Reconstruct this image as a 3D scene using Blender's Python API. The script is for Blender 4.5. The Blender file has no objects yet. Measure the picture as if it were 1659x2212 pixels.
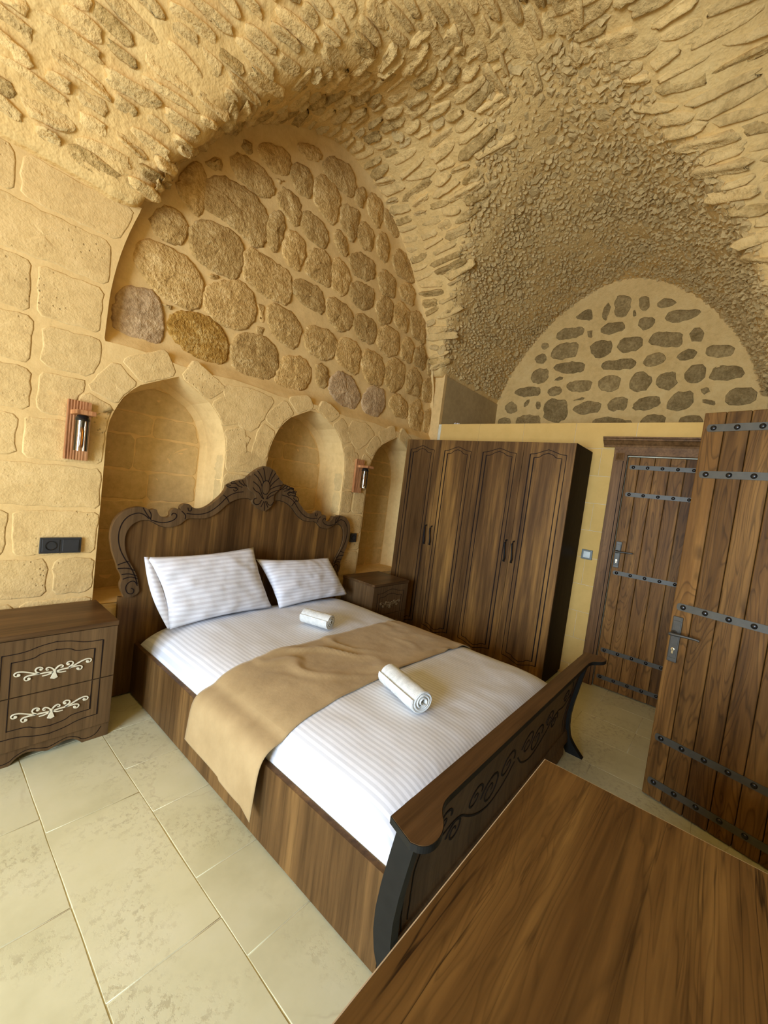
import bpy, bmesh, math, random
import numpy as np
from mathutils import Vector, Matrix, noise
from mathutils.geometry import tessellate_polygon

scene = bpy.context.scene
C = scene.collection

# ------------------------------------------------------------------ camera
cam_data = bpy.data.cameras.new('camera')
cam = bpy.data.objects.new('camera', cam_data)
C.objects.link(cam)
CR = Vector((0.64219165, -0.75623299, 0.12530581))
CU = Vector((-0.03821998, 0.13167613, 0.99055572))
CF = Vector((0.7655907, 0.6409158, -0.0556581))
EYE = Vector((0.0, 0.0, 1.5))
FPX = 882.526
cam.matrix_world = Matrix(((CR.x, CU.x, -CF.x, EYE.x), (CR.y, CU.y, -CF.y, EYE.y),
                           (CR.z, CU.z, -CF.z, EYE.z), (0, 0, 0, 1)))
cam_data.sensor_fit = 'VERTICAL'
cam_data.sensor_height = 36.0
cam_data.lens = 36.0 * FPX / 2212.0
cam_data.clip_start = 0.02
scene.camera = cam

# ------------------------------------------------------------------ daylight
WIN_Y0, WIN_Y1, WIN_Z0, WIN_Z1, WIN_X = -0.60, 1.60, 0.35, 2.45, -3.0
world = bpy.data.worlds.new('sky')
scene.world = world
world.use_nodes = True
world.cycles.sampling_method = 'NONE'
bg = world.node_tree.nodes['Background']
bg.inputs['Color'].default_value = (0.81, 0.935, 1.09, 1)
bg.inputs['Strength'].default_value = 0.6
# overcast sky filling the window opening: even radiance over the whole pane
pl = bpy.data.lights.new('window_daylight', 'AREA')
pl.shape = 'RECTANGLE'
pl.size = WIN_Z1 - WIN_Z0
pl.size_y = WIN_Y1 - WIN_Y0
pl.color = (0.635, 0.785, 1.0)
pl.energy = 9.6 * math.pi * pl.size * pl.size_y
po = bpy.data.objects.new('window_daylight', pl)
C.objects.link(po)
po.location = (WIN_X - 0.14, (WIN_Y0 + WIN_Y1) / 2, (WIN_Z0 + WIN_Z1) / 2)
po.rotation_euler = (0, -math.pi / 2, 0)

scene.cycles.max_bounces = 6
scene.cycles.caustics_reflective = False
scene.cycles.caustics_refractive = False
scene.view_settings.view_transform = 'Standard'
scene.view_settings.look = 'None'
scene.view_settings.gamma = 1.0
scene.view_settings.use_curve_mapping = False
scene.view_settings.exposure = 1.60

# ------------------------------------------------------------------ helpers
rnd = random.Random(7)


def project(p):
    d = Vector(p) - EYE
    z = d.dot(CF)
    if z < 0.05:
        return None
    return (829.5 + FPX * d.dot(CR) / z, 1106 - FPX * d.dot(CU) / z, z)


def in_frame(p, m=80):
    q = project(p)
    return q is not None and -m < q[0] < 1659 + m and -m < q[1] < 2212 + m


def mesh(name, v, f, smooth=False):
    me = bpy.data.meshes.new(name)
    me.from_pydata([tuple(p) for p in v], [], f)
    if smooth:
        me.polygons.foreach_set('use_smooth', [True] * len(me.polygons))
    me.update()
    return me


def link(name, me, mat, parent=None, kind=None):
    o = bpy.data.objects.new(name, me)
    C.objects.link(o)
    if mat is not None and me is not None and len(me.materials) == 0:
        me.materials.append(mat)
    if parent is not None:
        o.parent = parent
    if kind:
        o['kind'] = kind
    return o


def tag(o, label, cat, group=None):
    o['label'] = label
    o['category'] = cat
    if group:
        o['group'] = group
    return o


def thing(name, label, cat, loc=(0, 0, 0), rz=0.0, group=None):
    o = bpy.data.objects.new(name, None)
    C.objects.link(o)
    o.location = loc
    o.rotation_euler = (0, 0, rz)
    o.empty_display_size = 0.1
    return tag(o, label, cat, group)


def copy_tree(o, parent=None):
    c = o.copy()
    C.objects.link(c)
    if parent is not None:
        c.parent = parent
    for ch in list(o.children):
        copy_tree(ch, c)
    return c


class MB:
    """collects shapes into one mesh"""

    def __init__(s):
        s.v, s.f = [], []

    def add(s, v, f):
        n = len(s.v)
        s.v += [tuple(p) for p in v]
        s.f += [tuple(i + n for i in q) for q in f]
        return s

    def box(s, x0, x1, y0, y1, z0, z1, b=0.0):
        bm = bmesh.new()
        bmesh.ops.create_cube(bm, size=1.0)
        for v in bm.verts:
            v.co = Vector((x0 + (v.co.x + .5) * (x1 - x0), y0 + (v.co.y + .5) * (y1 - y0), z0 + (v.co.z + .5) * (z1 - z0)))
        if b > 0:
            bmesh.ops.bevel(bm, geom=bm.edges[:], offset=b, segments=2, affect='EDGES', profile=0.5)
        bm.verts.index_update()
        s.add([v.co for v in bm.verts], [[v.index for v in f.verts] for f in bm.faces])
        bm.free()
        return s

    def prism(s, loop, fn, h0, h1, holes=()):
        """2D loop (a,b) extruded from h0 to h1; fn(a,b,h)->xyz"""
        loops = [list(loop)] + [list(h) for h in holes]
        tri = tessellate_polygon([[Vector((a, b, 0)) for a, b in l] for l in loops])
        flat = [p for l in loops for p in l]
        n = len(flat)
        v = [fn(a, b, h0) for a, b in flat] + [fn(a, b, h1) for a, b in flat]
        f = [tuple(t) for t in tri] + [tuple(i + n for i in reversed(t)) for t in tri]
        k = 0
        for l in loops:
            m = len(l)
            for i in range(m):
                a, b = k + i, k + (i + 1) % m
                f.append((a, b, b + n, a + n))
            k += m
        return s.add(v, f)

    def tube(s, path, r, n=8, cap=True):
        path = [Vector(p) for p in path]
        rs = r if isinstance(r, (list, tuple)) else [r] * len(path)
        v, f = [], []
        up = Vector((0, 0, 1))
        for i, p in enumerate(path):
            d = (path[min(i + 1, len(path) - 1)] - path[max(i - 1, 0)]).normalized()
            a = d.cross(up if abs(d.z) < .95 else Vector((1, 0, 0))).normalized()
            b = d.cross(a)
            for k in range(n):
                t = 2 * math.pi * k / n
                v.append(p + (a * math.cos(t) + b * math.sin(t)) * rs[i])
        for i in range(len(path) - 1):
            for k in range(n):
                f.append((i * n + k, i * n + (k + 1) % n, (i + 1) * n + (k + 1) % n, (i + 1) * n + k))
        if cap:
            f.append(tuple(range(n))[::-1])
            f.append(tuple((len(path) - 1) * n + k for k in range(n)))
        return s.add(v, f)

    def lathe(s, prof, c, axis=Vector((0, 0, 1)), n=20):
        axis = Vector(axis).normalized()
        a = axis.cross(Vector((1, 0, 0)) if abs(axis.x) < .9 else Vector((0, 1, 0))).normalized()
        b = axis.cross(a)
        c = Vector(c)
        v, f = [], []
        for r, h in prof:
            for k in range(n):
                t = 2 * math.pi * k / n
                v.append(c + axis * h + (a * math.cos(t) + b * math.sin(t)) * r)
        for i in range(len(prof) - 1):
            for k in range(n):
                f.append((i * n + k, i * n + (k + 1) % n, (i + 1) * n + (k + 1) % n, (i + 1) * n + k))
        f.append(tuple(range(n))[::-1])
        f.append(tuple((len(prof) - 1) * n + k for k in range(n)))
        return s.add(v, f)

    def strip(s, path, w, fn, h0, h1, closed=False):
        """flat tapered band along a 2D path, raised from h0 to h1; fn(a,b,h)->xyz"""
        n = len(path)
        ws = w if isinstance(w, (list, tuple)) else [w] * n
        L, R = [], []
        for i in range(n):
            if closed:
                p, q = path[i - 1], path[(i + 1) % n]
            else:
                p, q = path[max(i - 1, 0)], path[min(i + 1, n - 1)]
            dx, dy = q[0] - p[0], q[1] - p[1]
            l = math.hypot(dx, dy) or 1e-6
            nx, ny = -dy / l, dx / l
            k = 1.0
            if 0 < i < n - 1 or closed:
                a, c = path[i - 1], path[i]
                ex, ey = c[0] - a[0], c[1] - a[1]
                el = math.hypot(ex, ey) or 1e-6
                k = 1 / max(.5, abs((-ey / el) * nx + (ex / el) * ny))
            L.append((path[i][0] + nx * ws[i] / 2 * k, path[i][1] + ny * ws[i] / 2 * k))
            R.append((path[i][0] - nx * ws[i] / 2 * k, path[i][1] - ny * ws[i] / 2 * k))
        v = []
        for i in range(n):
            v += [fn(*L[i], h0), fn(*L[i], h1), fn(*R[i], h1), fn(*R[i], h0)]
        f = []
        for i in range(n if closed else n - 1):
            j = (i + 1) % n
            for k in range(3):
                f.append((4 * i + k, 4 * i + k + 1, 4 * j + k + 1, 4 * j + k))
        if not closed:
            f += [(0, 3, 2, 1), (4 * n - 4, 4 * n - 3, 4 * n - 2, 4 * n - 1)]
        return s.add(v, f)

    def build(s, name, mat, parent=None, smooth=False, kind=None):
        me = mesh(name, s.v, s.f, smooth)
        bm = bmesh.new()
        bm.from_mesh(me)
        bmesh.ops.recalc_face_normals(bm, faces=bm.faces)
        bm.to_mesh(me)
        bm.free()
        if smooth:
            try:
                me.set_sharp_from_angle(angle=math.radians(40))
            except Exception:
                pass
        return link(name, me, mat, parent, kind)


def smooth_path(p, it=2, closed=False):
    for _ in range(it):
        q = []
        n = len(p)
        for i in range(n if closed else n - 1):
            a, b = p[i], p[(i + 1) % n]
            q += [(a[0] * .75 + b[0] * .25, a[1] * .75 + b[1] * .25), (a[0] * .25 + b[0] * .75, a[1] * .25 + b[1] * .75)]
        if not closed:
            q = [p[0]] + q + [p[-1]]
        p = q
    return p


def polys(s):
    return [[tuple(float(c) for c in a.split(',')) for a in l.split()] for l in s.strip().split('\n')]


def resample(p, step, closed=True):
    out = []
    n = len(p)
    for i in range(n if closed else n - 1):
        a, b = p[i], p[(i + 1) % n]
        m = max(1, int(round(math.hypot(b[0] - a[0], b[1] - a[1]) / step)))
        for k in range(m):
            t = k / m
            out.append((a[0] + (b[0] - a[0]) * t, a[1] + (b[1] - a[1]) * t))
    return out


# ------------------------------------------------------------------ materials
def new_mat(name):
    m = bpy.data.materials.new(name)
    m.use_nodes = True
    nt = m.node_tree
    nt.nodes.clear()
    out = nt.nodes.new('ShaderNodeOutputMaterial')
    b = nt.nodes.new('ShaderNodeBsdfPrincipled')
    nt.links.new(b.outputs[0], out.inputs[0])
    return m, nt, b


def N(nt, kind, **kw):
    n = nt.nodes.new('ShaderNode' + kind)
    for k, v in kw.items():
        if k.startswith('i_'):
            key = k[2:].replace('_', ' ')
            n.inputs[key].default_value = v
        else:
            setattr(n, k, v)
    return n


def ramp(nt, fac, stops, interp='LINEAR'):
    r = nt.nodes.new('ShaderNodeValToRGB')
    r.color_ramp.interpolation = interp
    e = r.color_ramp.elements
    while len(e) < len(stops):
        e.new(0.5)
    for i, (p, c) in enumerate(stops):
        e[i].position = p
        e[i].color = (*c, 1) if len(c) == 3 else c
    nt.links.new(fac, r.inputs[0])
    return r.outputs[0]


def mixc(nt, fac, a, b, blend='MIX'):
    m = nt.nodes.new('ShaderNodeMix')
    m.data_type = 'RGBA'
    m.blend_type = blend
    for s, v in ((0, fac), (6, a), (7, b)):
        if isinstance(v, (int, float)):
            m.inputs[s].default_value = v
        elif isinstance(v, tuple):
            m.inputs[s].default_value = (*v, 1)
        else:
            nt.links.new(v, m.inputs[s])
    return m.outputs[2]


def math_n(nt, op, a, b=0.0):
    m = nt.nodes.new('ShaderNodeMath')
    m.operation = op
    for s, v in ((0, a), (1, b)):
        if isinstance(v, (int, float)):
            m.inputs[s].default_value = v
        else:
            nt.links.new(v, m.inputs[s])
    return m.outputs[0]


def noise_n(nt, vec, scale, detail=4, rough=.55):
    n = N(nt, 'TexNoise', i_Scale=scale, i_Detail=detail, i_Roughness=rough)
    nt.links.new(vec, n.inputs['Vector'])
    return n.outputs['Fac']


def bump(nt, bsdf, height, strength, dist):
    b = N(nt, 'Bump', i_Strength=strength, i_Distance=dist)
    nt.links.new(height, b.inputs['Height'])
    nt.links.new(b.outputs[0], bsdf.inputs['Normal'])


def rock(name, cols, scale=5.0, grit=60.0, rel=.6, dist=.012, var=.25, rough=.92, pits=0.0):
    """stone or plaster, world-space noise, slight variation from piece to piece"""
    m, nt, b = new_mat(name)
    cols = [(min(.86, c[0] * 1.04), c[1] * .935, c[2] * .71) for c in cols]
    pos = N(nt, 'NewGeometry').outputs['Position']
    n1 = noise_n(nt, pos, scale, 2, .6)
    n2 = noise_n(nt, pos, scale * 5.5, 3, .7)
    n3 = noise_n(nt, pos, grit, 1, .6)
    mix = math_n(nt, 'ADD', math_n(nt, 'MULTIPLY', n1, .42), math_n(nt, 'MULTIPLY', n2, .58))
    col = ramp(nt, mix, [(.32, cols[0]), (.5, cols[1]), (.66, cols[2])])
    oi = N(nt, 'ObjectInfo').outputs['Random']
    v = ramp(nt, oi, [(0, (1 - var,) * 3), (1, (1 + var * .6,) * 3)])
    col = mixc(nt, 1.0, col, v, 'MULTIPLY')
    h = math_n(nt, 'ADD', math_n(nt, 'MULTIPLY', n2, 1.0), math_n(nt, 'MULTIPLY', n3, .45))
    if pits:
        vo = N(nt, 'TexVoronoi', i_Scale=38.0)
        nt.links.new(pos, vo.inputs['Vector'])
        mask = ramp(nt, noise_n(nt, pos, 3.2, 3), [(.52, (0, 0, 0)), (.66, (1, 1, 1))])
        spot = ramp(nt, vo.outputs['Distance'], [(.12, (1, 1, 1)), (.22, (0, 0, 0))])
        pm = math_n(nt, 'MULTIPLY', mask, spot)
        h = math_n(nt, 'SUBTRACT', h, math_n(nt, 'MULTIPLY', pm, pits))
        col = mixc(nt, math_n(nt, 'MULTIPLY', pm, .6), col, tuple(c * .45 for c in cols[0]))
    nt.links.new(col, b.inputs['Base Color'])
    b.inputs['Roughness'].default_value = rough
    b.inputs['Specular IOR Level'].default_value = .15
    bump(nt, b, h, rel, dist)
    return m


def wood(name, dark, mid, gold, axis='z', streak=3.2, rough=.42, rel=.15, contrast=1.0, knots=0.0, var=0.0, grain=55.0, cracks=0.0, spec=.14):
    m, nt, b = new_mat(name)
    tc = N(nt, 'TexCoord').outputs['Object']
    oi = N(nt, 'ObjectInfo').outputs['Random']
    if var:
        off = N(nt, 'VectorMath', operation='SCALE')
        comb = N(nt, 'CombineXYZ')
        for k in range(3):
            nt.links.new(oi, comb.inputs[k])
        nt.links.new(comb.outputs[0], off.inputs[0])
        off.inputs['Scale'].default_value = 17.0
        add = N(nt, 'VectorMath', operation='ADD')
        nt.links.new(tc, add.inputs[0])
        nt.links.new(off.outputs[0], add.inputs[1])
        tc = add.outputs[0]

    def mapped(across, along):
        mp = N(nt, 'Mapping')
        s = [across] * 3
        s['xyz'.index(axis)] = along
        mp.inputs['Scale'].default_value = s
        nt.links.new(tc, mp.inputs['Vector'])
        return mp.outputs[0]
    big = noise_n(nt, mapped(streak, streak * .12), 1.0, 3, .6)
    mid_n = noise_n(nt, mapped(streak * 5, streak * .35), 1.0, 4, .6)
    fine = noise_n(nt, mapped(grain, grain * .035), 1.0, 3, .65)
    fac = math_n(nt, 'ADD', math_n(nt, 'MULTIPLY', big, .62), math_n(nt, 'MULTIPLY', mid_n, .38))
    w = .17 / contrast
    col = ramp(nt, fac, [(.5 - w, dark), (.5, mid), (.5 + w, gold)])
    if knots:
        wv = N(nt, 'TexNoise', i_Scale=1.0, i_Detail=2.0, i_Distortion=1.2)
        nt.links.new(mapped(7.0, .9), wv.inputs['Vector'])
        rings = math_n(nt, 'FRACT', math_n(nt, 'MULTIPLY', wv.outputs['Fac'], 14.0))
        line = ramp(nt, rings, [(0, (.45, .45, .45)), (.25, (1, 1, 1)), (.85, (1.12, 1.12, 1.12)), (1, (.45, .45, .45))])
        col = mixc(nt, knots, col, mixc(nt, 1.0, col, line, 'MULTIPLY'))
    g = ramp(nt, fine, [(.3, (.55, .55, .55)), (.5, (1, 1, 1)), (.7, (1.2, 1.2, 1.2))])
    col = mixc(nt, .75, col, mixc(nt, 1.0, col, g, 'MULTIPLY'))
    if cracks:
        ck = noise_n(nt, mapped(26.0, 1.1), 1.0, 3, .5)
        cm = ramp(nt, math_n(nt, 'ABSOLUTE', math_n(nt, 'SUBTRACT', ck, .5)), [(0, (1, 1, 1)), (.018, (0, 0, 0))])
        zone = ramp(nt, noise_n(nt, mapped(4.0, 1.0), 1.0, 2, .5), [(.44, (0, 0, 0)), (.58, (1, 1, 1))])
        col = mixc(nt, math_n(nt, 'MULTIPLY', math_n(nt, 'MULTIPLY', cm, zone), cracks), col, (.018, .008, .003))
    if var:
        v = ramp(nt, oi, [(0, (1 - var,) * 3), (1, (1 + var,) * 3)])
        col = mixc(nt, 1.0, col, v, 'MULTIPLY')
    nt.links.new(col, b.inputs['Base Color'])
    b.inputs['Roughness'].default_value = rough
    b.inputs['Specular IOR Level'].default_value = spec
    bump(nt, b, fine, rel, .002)
    return m


def plain(name, col, rough=.5, metal=0.0, spec=.5, relief=0.0, scale=200.0, var=0.0):
    m, nt, b = new_mat(name)
    tc = N(nt, 'TexCoord').outputs['Object']
    n = noise_n(nt, tc, scale * .12, 3)
    lo = tuple(c * (1 - .12 - var) for c in col)
    hi = tuple(min(1, c * (1 + .10 + var)) for c in col)
    nt.links.new(ramp(nt, n, [(.3, lo), (.7, hi)]), b.inputs['Base Color'])
    b.inputs['Roughness'].default_value = rough
    b.inputs['Metallic'].default_value = metal
    b.inputs['Specular IOR Level'].default_value = spec
    if relief:
        bump(nt, b, noise_n(nt, tc, scale, 4), relief, .003)
    return m


def striped(name, base, dim, axis, pitch):
    """satin-stripe cotton: the stripes are woven, they differ in sheen and a little in tone"""
    m, nt, b = new_mat(name)
    tc = N(nt, 'TexCoord').outputs['UV']
    sep = N(nt, 'SeparateXYZ')
    nt.links.new(tc, sep.inputs[0])
    u = sep.outputs[axis]
    fr = math_n(nt, 'FRACT', math_n(nt, 'MULTIPLY', u, 1.0 / pitch))
    st = ramp(nt, fr, [(0, (0, 0, 0)), (.06, (1, 1, 1)), (.48, (1, 1, 1)), (.54, (0, 0, 0))])
    nt.links.new(mixc(nt, st, base, dim), b.inputs['Base Color'])
    b.inputs['Roughness'].default_value = .7
    nt.links.new(math_n(nt, 'ADD', math_n(nt, 'MULTIPLY', st, -.25), .8), b.inputs['Roughness'])
    b.inputs['Sheen Weight'].default_value = .15
    pos = N(nt, 'NewGeometry').outputs['Position']
    h = math_n(nt, 'ADD', noise_n(nt, pos, 9, 4), math_n(nt, 'MULTIPLY', noise_n(nt, pos, 30, 3), .3))
    bump(nt, b, h, .25, .01)
    return m


M = {}
M['mortar'] = rock('lime_mortar', [(.68, .50, .26), (.77, .58, .31), (.82, .63, .35)], 3.5, 70, .3, .006, 0)
M['vault_mortar'] = rock('vault_plaster', [(.68, .49, .23), (.78, .58, .29), (.83, .64, .34)], 3.0, 38, .7, .014, 0)
M['vault_stone'] = rock('vault_stone', [(.50, .36, .17), (.74, .55, .28), (.82, .63, .34)], 5.0, 50, .8, .014, .14)
M['vault_stone_brown'] = rock('vault_stone_brown', [(.28, .19, .07), (.52, .37, .17), (.72, .55, .29)], 6.0, 50, .9, .014, .14)
M['rubble'] = rock('vault_rubble', [(.52, .39, .20), (.68, .52, .28), (.80, .64, .38)], 9.0, 60, .6, .008, .15)
M['ashlar'] = rock('ashlar_limestone', [(.60, .44, .23), (.73, .555, .30), (.80, .62, .355)], 4.0, 90, .55, .007, .07, pits=1.0)
M['niche_block'] = rock('niche_limestone', [(.55, .41, .22), (.66, .51, .28), (.74, .58, .34)], 4.0, 90, .4, .005, .08)
M['lunette_stone'] = rock('brown_field_stone', [(.36, .225, .085), (.60, .41, .18), (.80, .61, .34)], 8.0, 60, .9, .014, .18)
M['pink_stone'] = rock('pinkish_field_stone', [(.32, .22, .13), (.52, .38, .25), (.70, .55, .38)], 7.0, 55, .75, .014, .1)
M['orange_stone'] = rock('ochre_field_stone', [(.26, .13, .02), (.46, .27, .07), (.68, .50, .23)], 9.0, 45, .9, .02, .1)
M['gable_stone'] = rock('grey_brown_field_stone', [(.20, .14, .06), (.35, .26, .13), (.52, .40, .21)], 8.0, 60, .7, .012, .18)
M['shaded_pier'] = rock('shaded_pier', [(.40, .32, .19), (.47, .38, .23), (.53, .43, .27)], 3.0, 60, .3, .006, 0)  # pier side with shade painted into its colour
M['panel'] = rock('cut_stone_panel', [(.67, .475, .185), (.72, .51, .205), (.75, .54, .225)], 2.0, 120, .1, .003, .03)
M['entrance_stone'] = rock('entrance_wall_stone', [(.22, .16, .09), (.28, .21, .12), (.34, .26, .15)], 3.0, 60, .4, .01, 0)  # tone of the unseen entrance wall kept dark to cut bounce light
M['wall_paint'] = rock('plain_wall_plaster', [(.74, .62, .42), (.80, .68, .48), (.83, .72, .52)], 2.0, 60, .3, .006, 0)
M['grout'] = plain('tile_grout', (.74, .69, .50), .9, 0, .2)


def tile_mat():
    m, nt, b = new_mat('cream_stone_tile')
    pos = N(nt, 'NewGeometry').outputs['Position']
    oi = N(nt, 'ObjectInfo').outputs['Random']
    n1 = noise_n(nt, pos, 2.6, 5, .6)
    col = ramp(nt, n1, [(.3, (.62, .585, .36)), (.5, (.72, .685, .445)), (.7, (.76, .725, .50))])
    # blotches of fine brown and grey-green pitting
    mask = ramp(nt, noise_n(nt, pos, 3.1, 4, .6), [(.47, (0, 0, 0)), (.62, (1, 1, 1))])
    sp = ramp(nt, noise_n(nt, pos, 38, 5, .7), [(.50, (0, 0, 0)), (.60, (1, 1, 1))])
    pm = math_n(nt, 'MULTIPLY', mask, sp)
    col = mixc(nt, math_n(nt, 'MULTIPLY', pm, .5), col, (.40, .34, .20))
    # thin veins
    v = N(nt, 'TexNoise', i_Scale=2.0, i_Detail=5.0, i_Distortion=.8)
    nt.links.new(pos, v.inputs['Vector'])
    d = math_n(nt, 'ABSOLUTE', math_n(nt, 'SUBTRACT', v.outputs['Fac'], .5))
    vein = ramp(nt, d, [(0, (1, 1, 1)), (.012, (0, 0, 0))])
    vm = math_n(nt, 'MULTIPLY', vein, ramp(nt, noise_n(nt, pos, 1.3, 2), [(.5, (0, 0, 0)), (.62, (1, 1, 1))]))
    col = mixc(nt, math_n(nt, 'MULTIPLY', vm, .45), col, (.48, .40, .25))
    tone = ramp(nt, oi, [(0, (.94, .94, .94)), (1, (1.03, 1.03, 1.02))])
    col = mixc(nt, 1.0, col, tone, 'MULTIPLY')
    nt.links.new(col, b.inputs['Base Color'])
    b.inputs['Roughness'].default_value = .42
    b.inputs['Specular IOR Level'].default_value = .3
    h = math_n(nt, 'SUBTRACT', noise_n(nt, pos, 14, 4), math_n(nt, 'MULTIPLY', pm, .8))
    bump(nt, b, h, .15, .003)
    return m


M['tile'] = tile_mat()
M['walnut'] = wood('walnut_laminate', (.050, .024, .008), (.130, .066, .022), (.34, .178, .048), 'z', 4.2, .42, .12)
M['walnut_x'] = wood('walnut_laminate_across', (.060, .030, .012), (.125, .067, .027), (.23, .125, .045), 'x', 4.2, .40, .12)
M['walnut_side'] = wood('walnut_rail', (.055, .027, .009), (.13, .067, .022), (.27, .145, .046), 'z', 4.0, .5, .12)
M['walnut_dull'] = wood('walnut_carved', (.085, .048, .020), (.125, .072, .031), (.165, .098, .043), 'z', 4.0, .5, .12)
M['table_wood'] = wood('rustic_table_top', (.075, .035, .010), (.175, .092, .027), (.35, .198, .060), 'x', 3.0, .5, .7, 1.1, .4, 0, 42, .95)
M['door_wood'] = wood('chestnut_plank', (.080, .034, .007), (.172, .080, .019), (.31, .156, .040), 'z', 5.0, .5, .45, .9, .7, .25)
M['frame_wood'] = wood('chestnut_frame', (.10, .048, .016), (.19, .096, .035), (.28, .15, .058), 'z', 5.0, .45, .3, 1, .3)
M['frame_wood_y'] = wood('chestnut_frame_across', (.10, .048, .016), (.19, .096, .035), (.28, .15, .058), 'y', 5.0, .45, .3, 1, .3)
M['lamp_wood'] = wood('burnt_pine', (.20, .065, .020), (.46, .20, .075), (.62, .31, .13), 'z', 30, .6, .4, .9)
M['groove'] = plain('dark_groove', (.012, .006, .004), .7, 0, .2)
M['dark_edge'] = plain('dark_edge_lacquer', (.016, .015, .012), .5, 0, .15)
M['black_iron'] = plain('black_iron', (.012, .011, .010), .26, .1, .5)
M['strap_iron'] = plain('painted_iron_strap', (.085, .078, .058), .45, .2, .4)
M['handle_iron'] = plain('aged_iron_handle', (.085, .08, .065), .45, .5, .5, .2)
M['black_matte'] = plain('matte_black_handle', (.010, .009, .008), .6, 0, .2)
M['brass'] = plain('brass_cylinder', (.75, .66, .42), .25, .9)
M['ornament'] = plain('ivory_ornament', (.74, .68, .50), .55)
M['ornament_dim'] = plain('ivory_ornament_dim', (.28, .19, .09), .5)  # ivory ornament darkened, dim light painted into the colour
M['black_plastic'] = plain('charcoal_plastic', (.035, .035, .034), .35)
M['grey_plastic'] = plain('silver_plastic', (.42, .43, .38), .3, .4)
M['dark_grey_plastic'] = plain('grey_frame_plastic', (.12, .13, .11), .35, .3)
M['towel'] = plain('white_terry', (.80, .81, .77), .95, 0, .1, 1.0, 320)
M['scrap'] = plain('white_scrap', (.75, .72, .65), .9)
M['sheet'] = striped('striped_sheet', (.865, .885, .94), (.715, .735, .785), 0, .024)
M['pillow'] = striped('striped_pillowcase', (.84, .845, .89), (.72, .71, .75), 1, .030)


def runner_mat():
    m, nt, b = new_mat('tan_velvet')
    pos = N(nt, 'NewGeometry').outputs['Position']
    n = noise_n(nt, pos, 5, 5, .6)
    col = ramp(nt, n, [(.3, (.37, .25, .11)), (.7, (.49, .345, .165))])
    nt.links.new(col, b.inputs['Base Color'])
    b.inputs['Roughness'].default_value = .9
    b.inputs['Sheen Weight'].default_value = .3
    b.inputs['Sheen Tint'].default_value = (1, .85, .6, 1)
    bump(nt, b, noise_n(nt, pos, 14, 4), .35, .01)
    return m


M['runner'] = runner_mat()


def glass_mat(name, tint, gloss=.12, rough=.0):
    m = bpy.data.materials.new(name)
    m.use_nodes = True
    nt = m.node_tree
    nt.nodes.clear()
    out = nt.nodes.new('ShaderNodeOutputMaterial')
    mx = nt.nodes.new('ShaderNodeMixShader')
    tr = nt.nodes.new('ShaderNodeBsdfTransparent')
    gl = nt.nodes.new('ShaderNodeBsdfGlossy')
    fr = nt.nodes.new('ShaderNodeFresnel')
    fr.inputs[0].default_value = 1.5
    tr.inputs[0].default_value = (*tint, 1)
    gl.inputs['Roughness'].default_value = rough
    f = math_n(nt, 'ADD', fr.outputs[0], gloss)
    nt.links.new(f, mx.inputs[0])
    nt.links.new(tr.outputs[0], mx.inputs[1])
    nt.links.new(gl.outputs[0], mx.inputs[2])
    nt.links.new(mx.outputs[0], out.inputs[0])
    return m


M['pane'] = glass_mat('window_glass', (.97, .98, .97), 0.0)
M['lamp_glass'] = glass_mat('lamp_glass', (.93, .90, .82), .06)
M['amber'] = glass_mat('amber_bulb_glass', (.75, .42, .10), .10)


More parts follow.
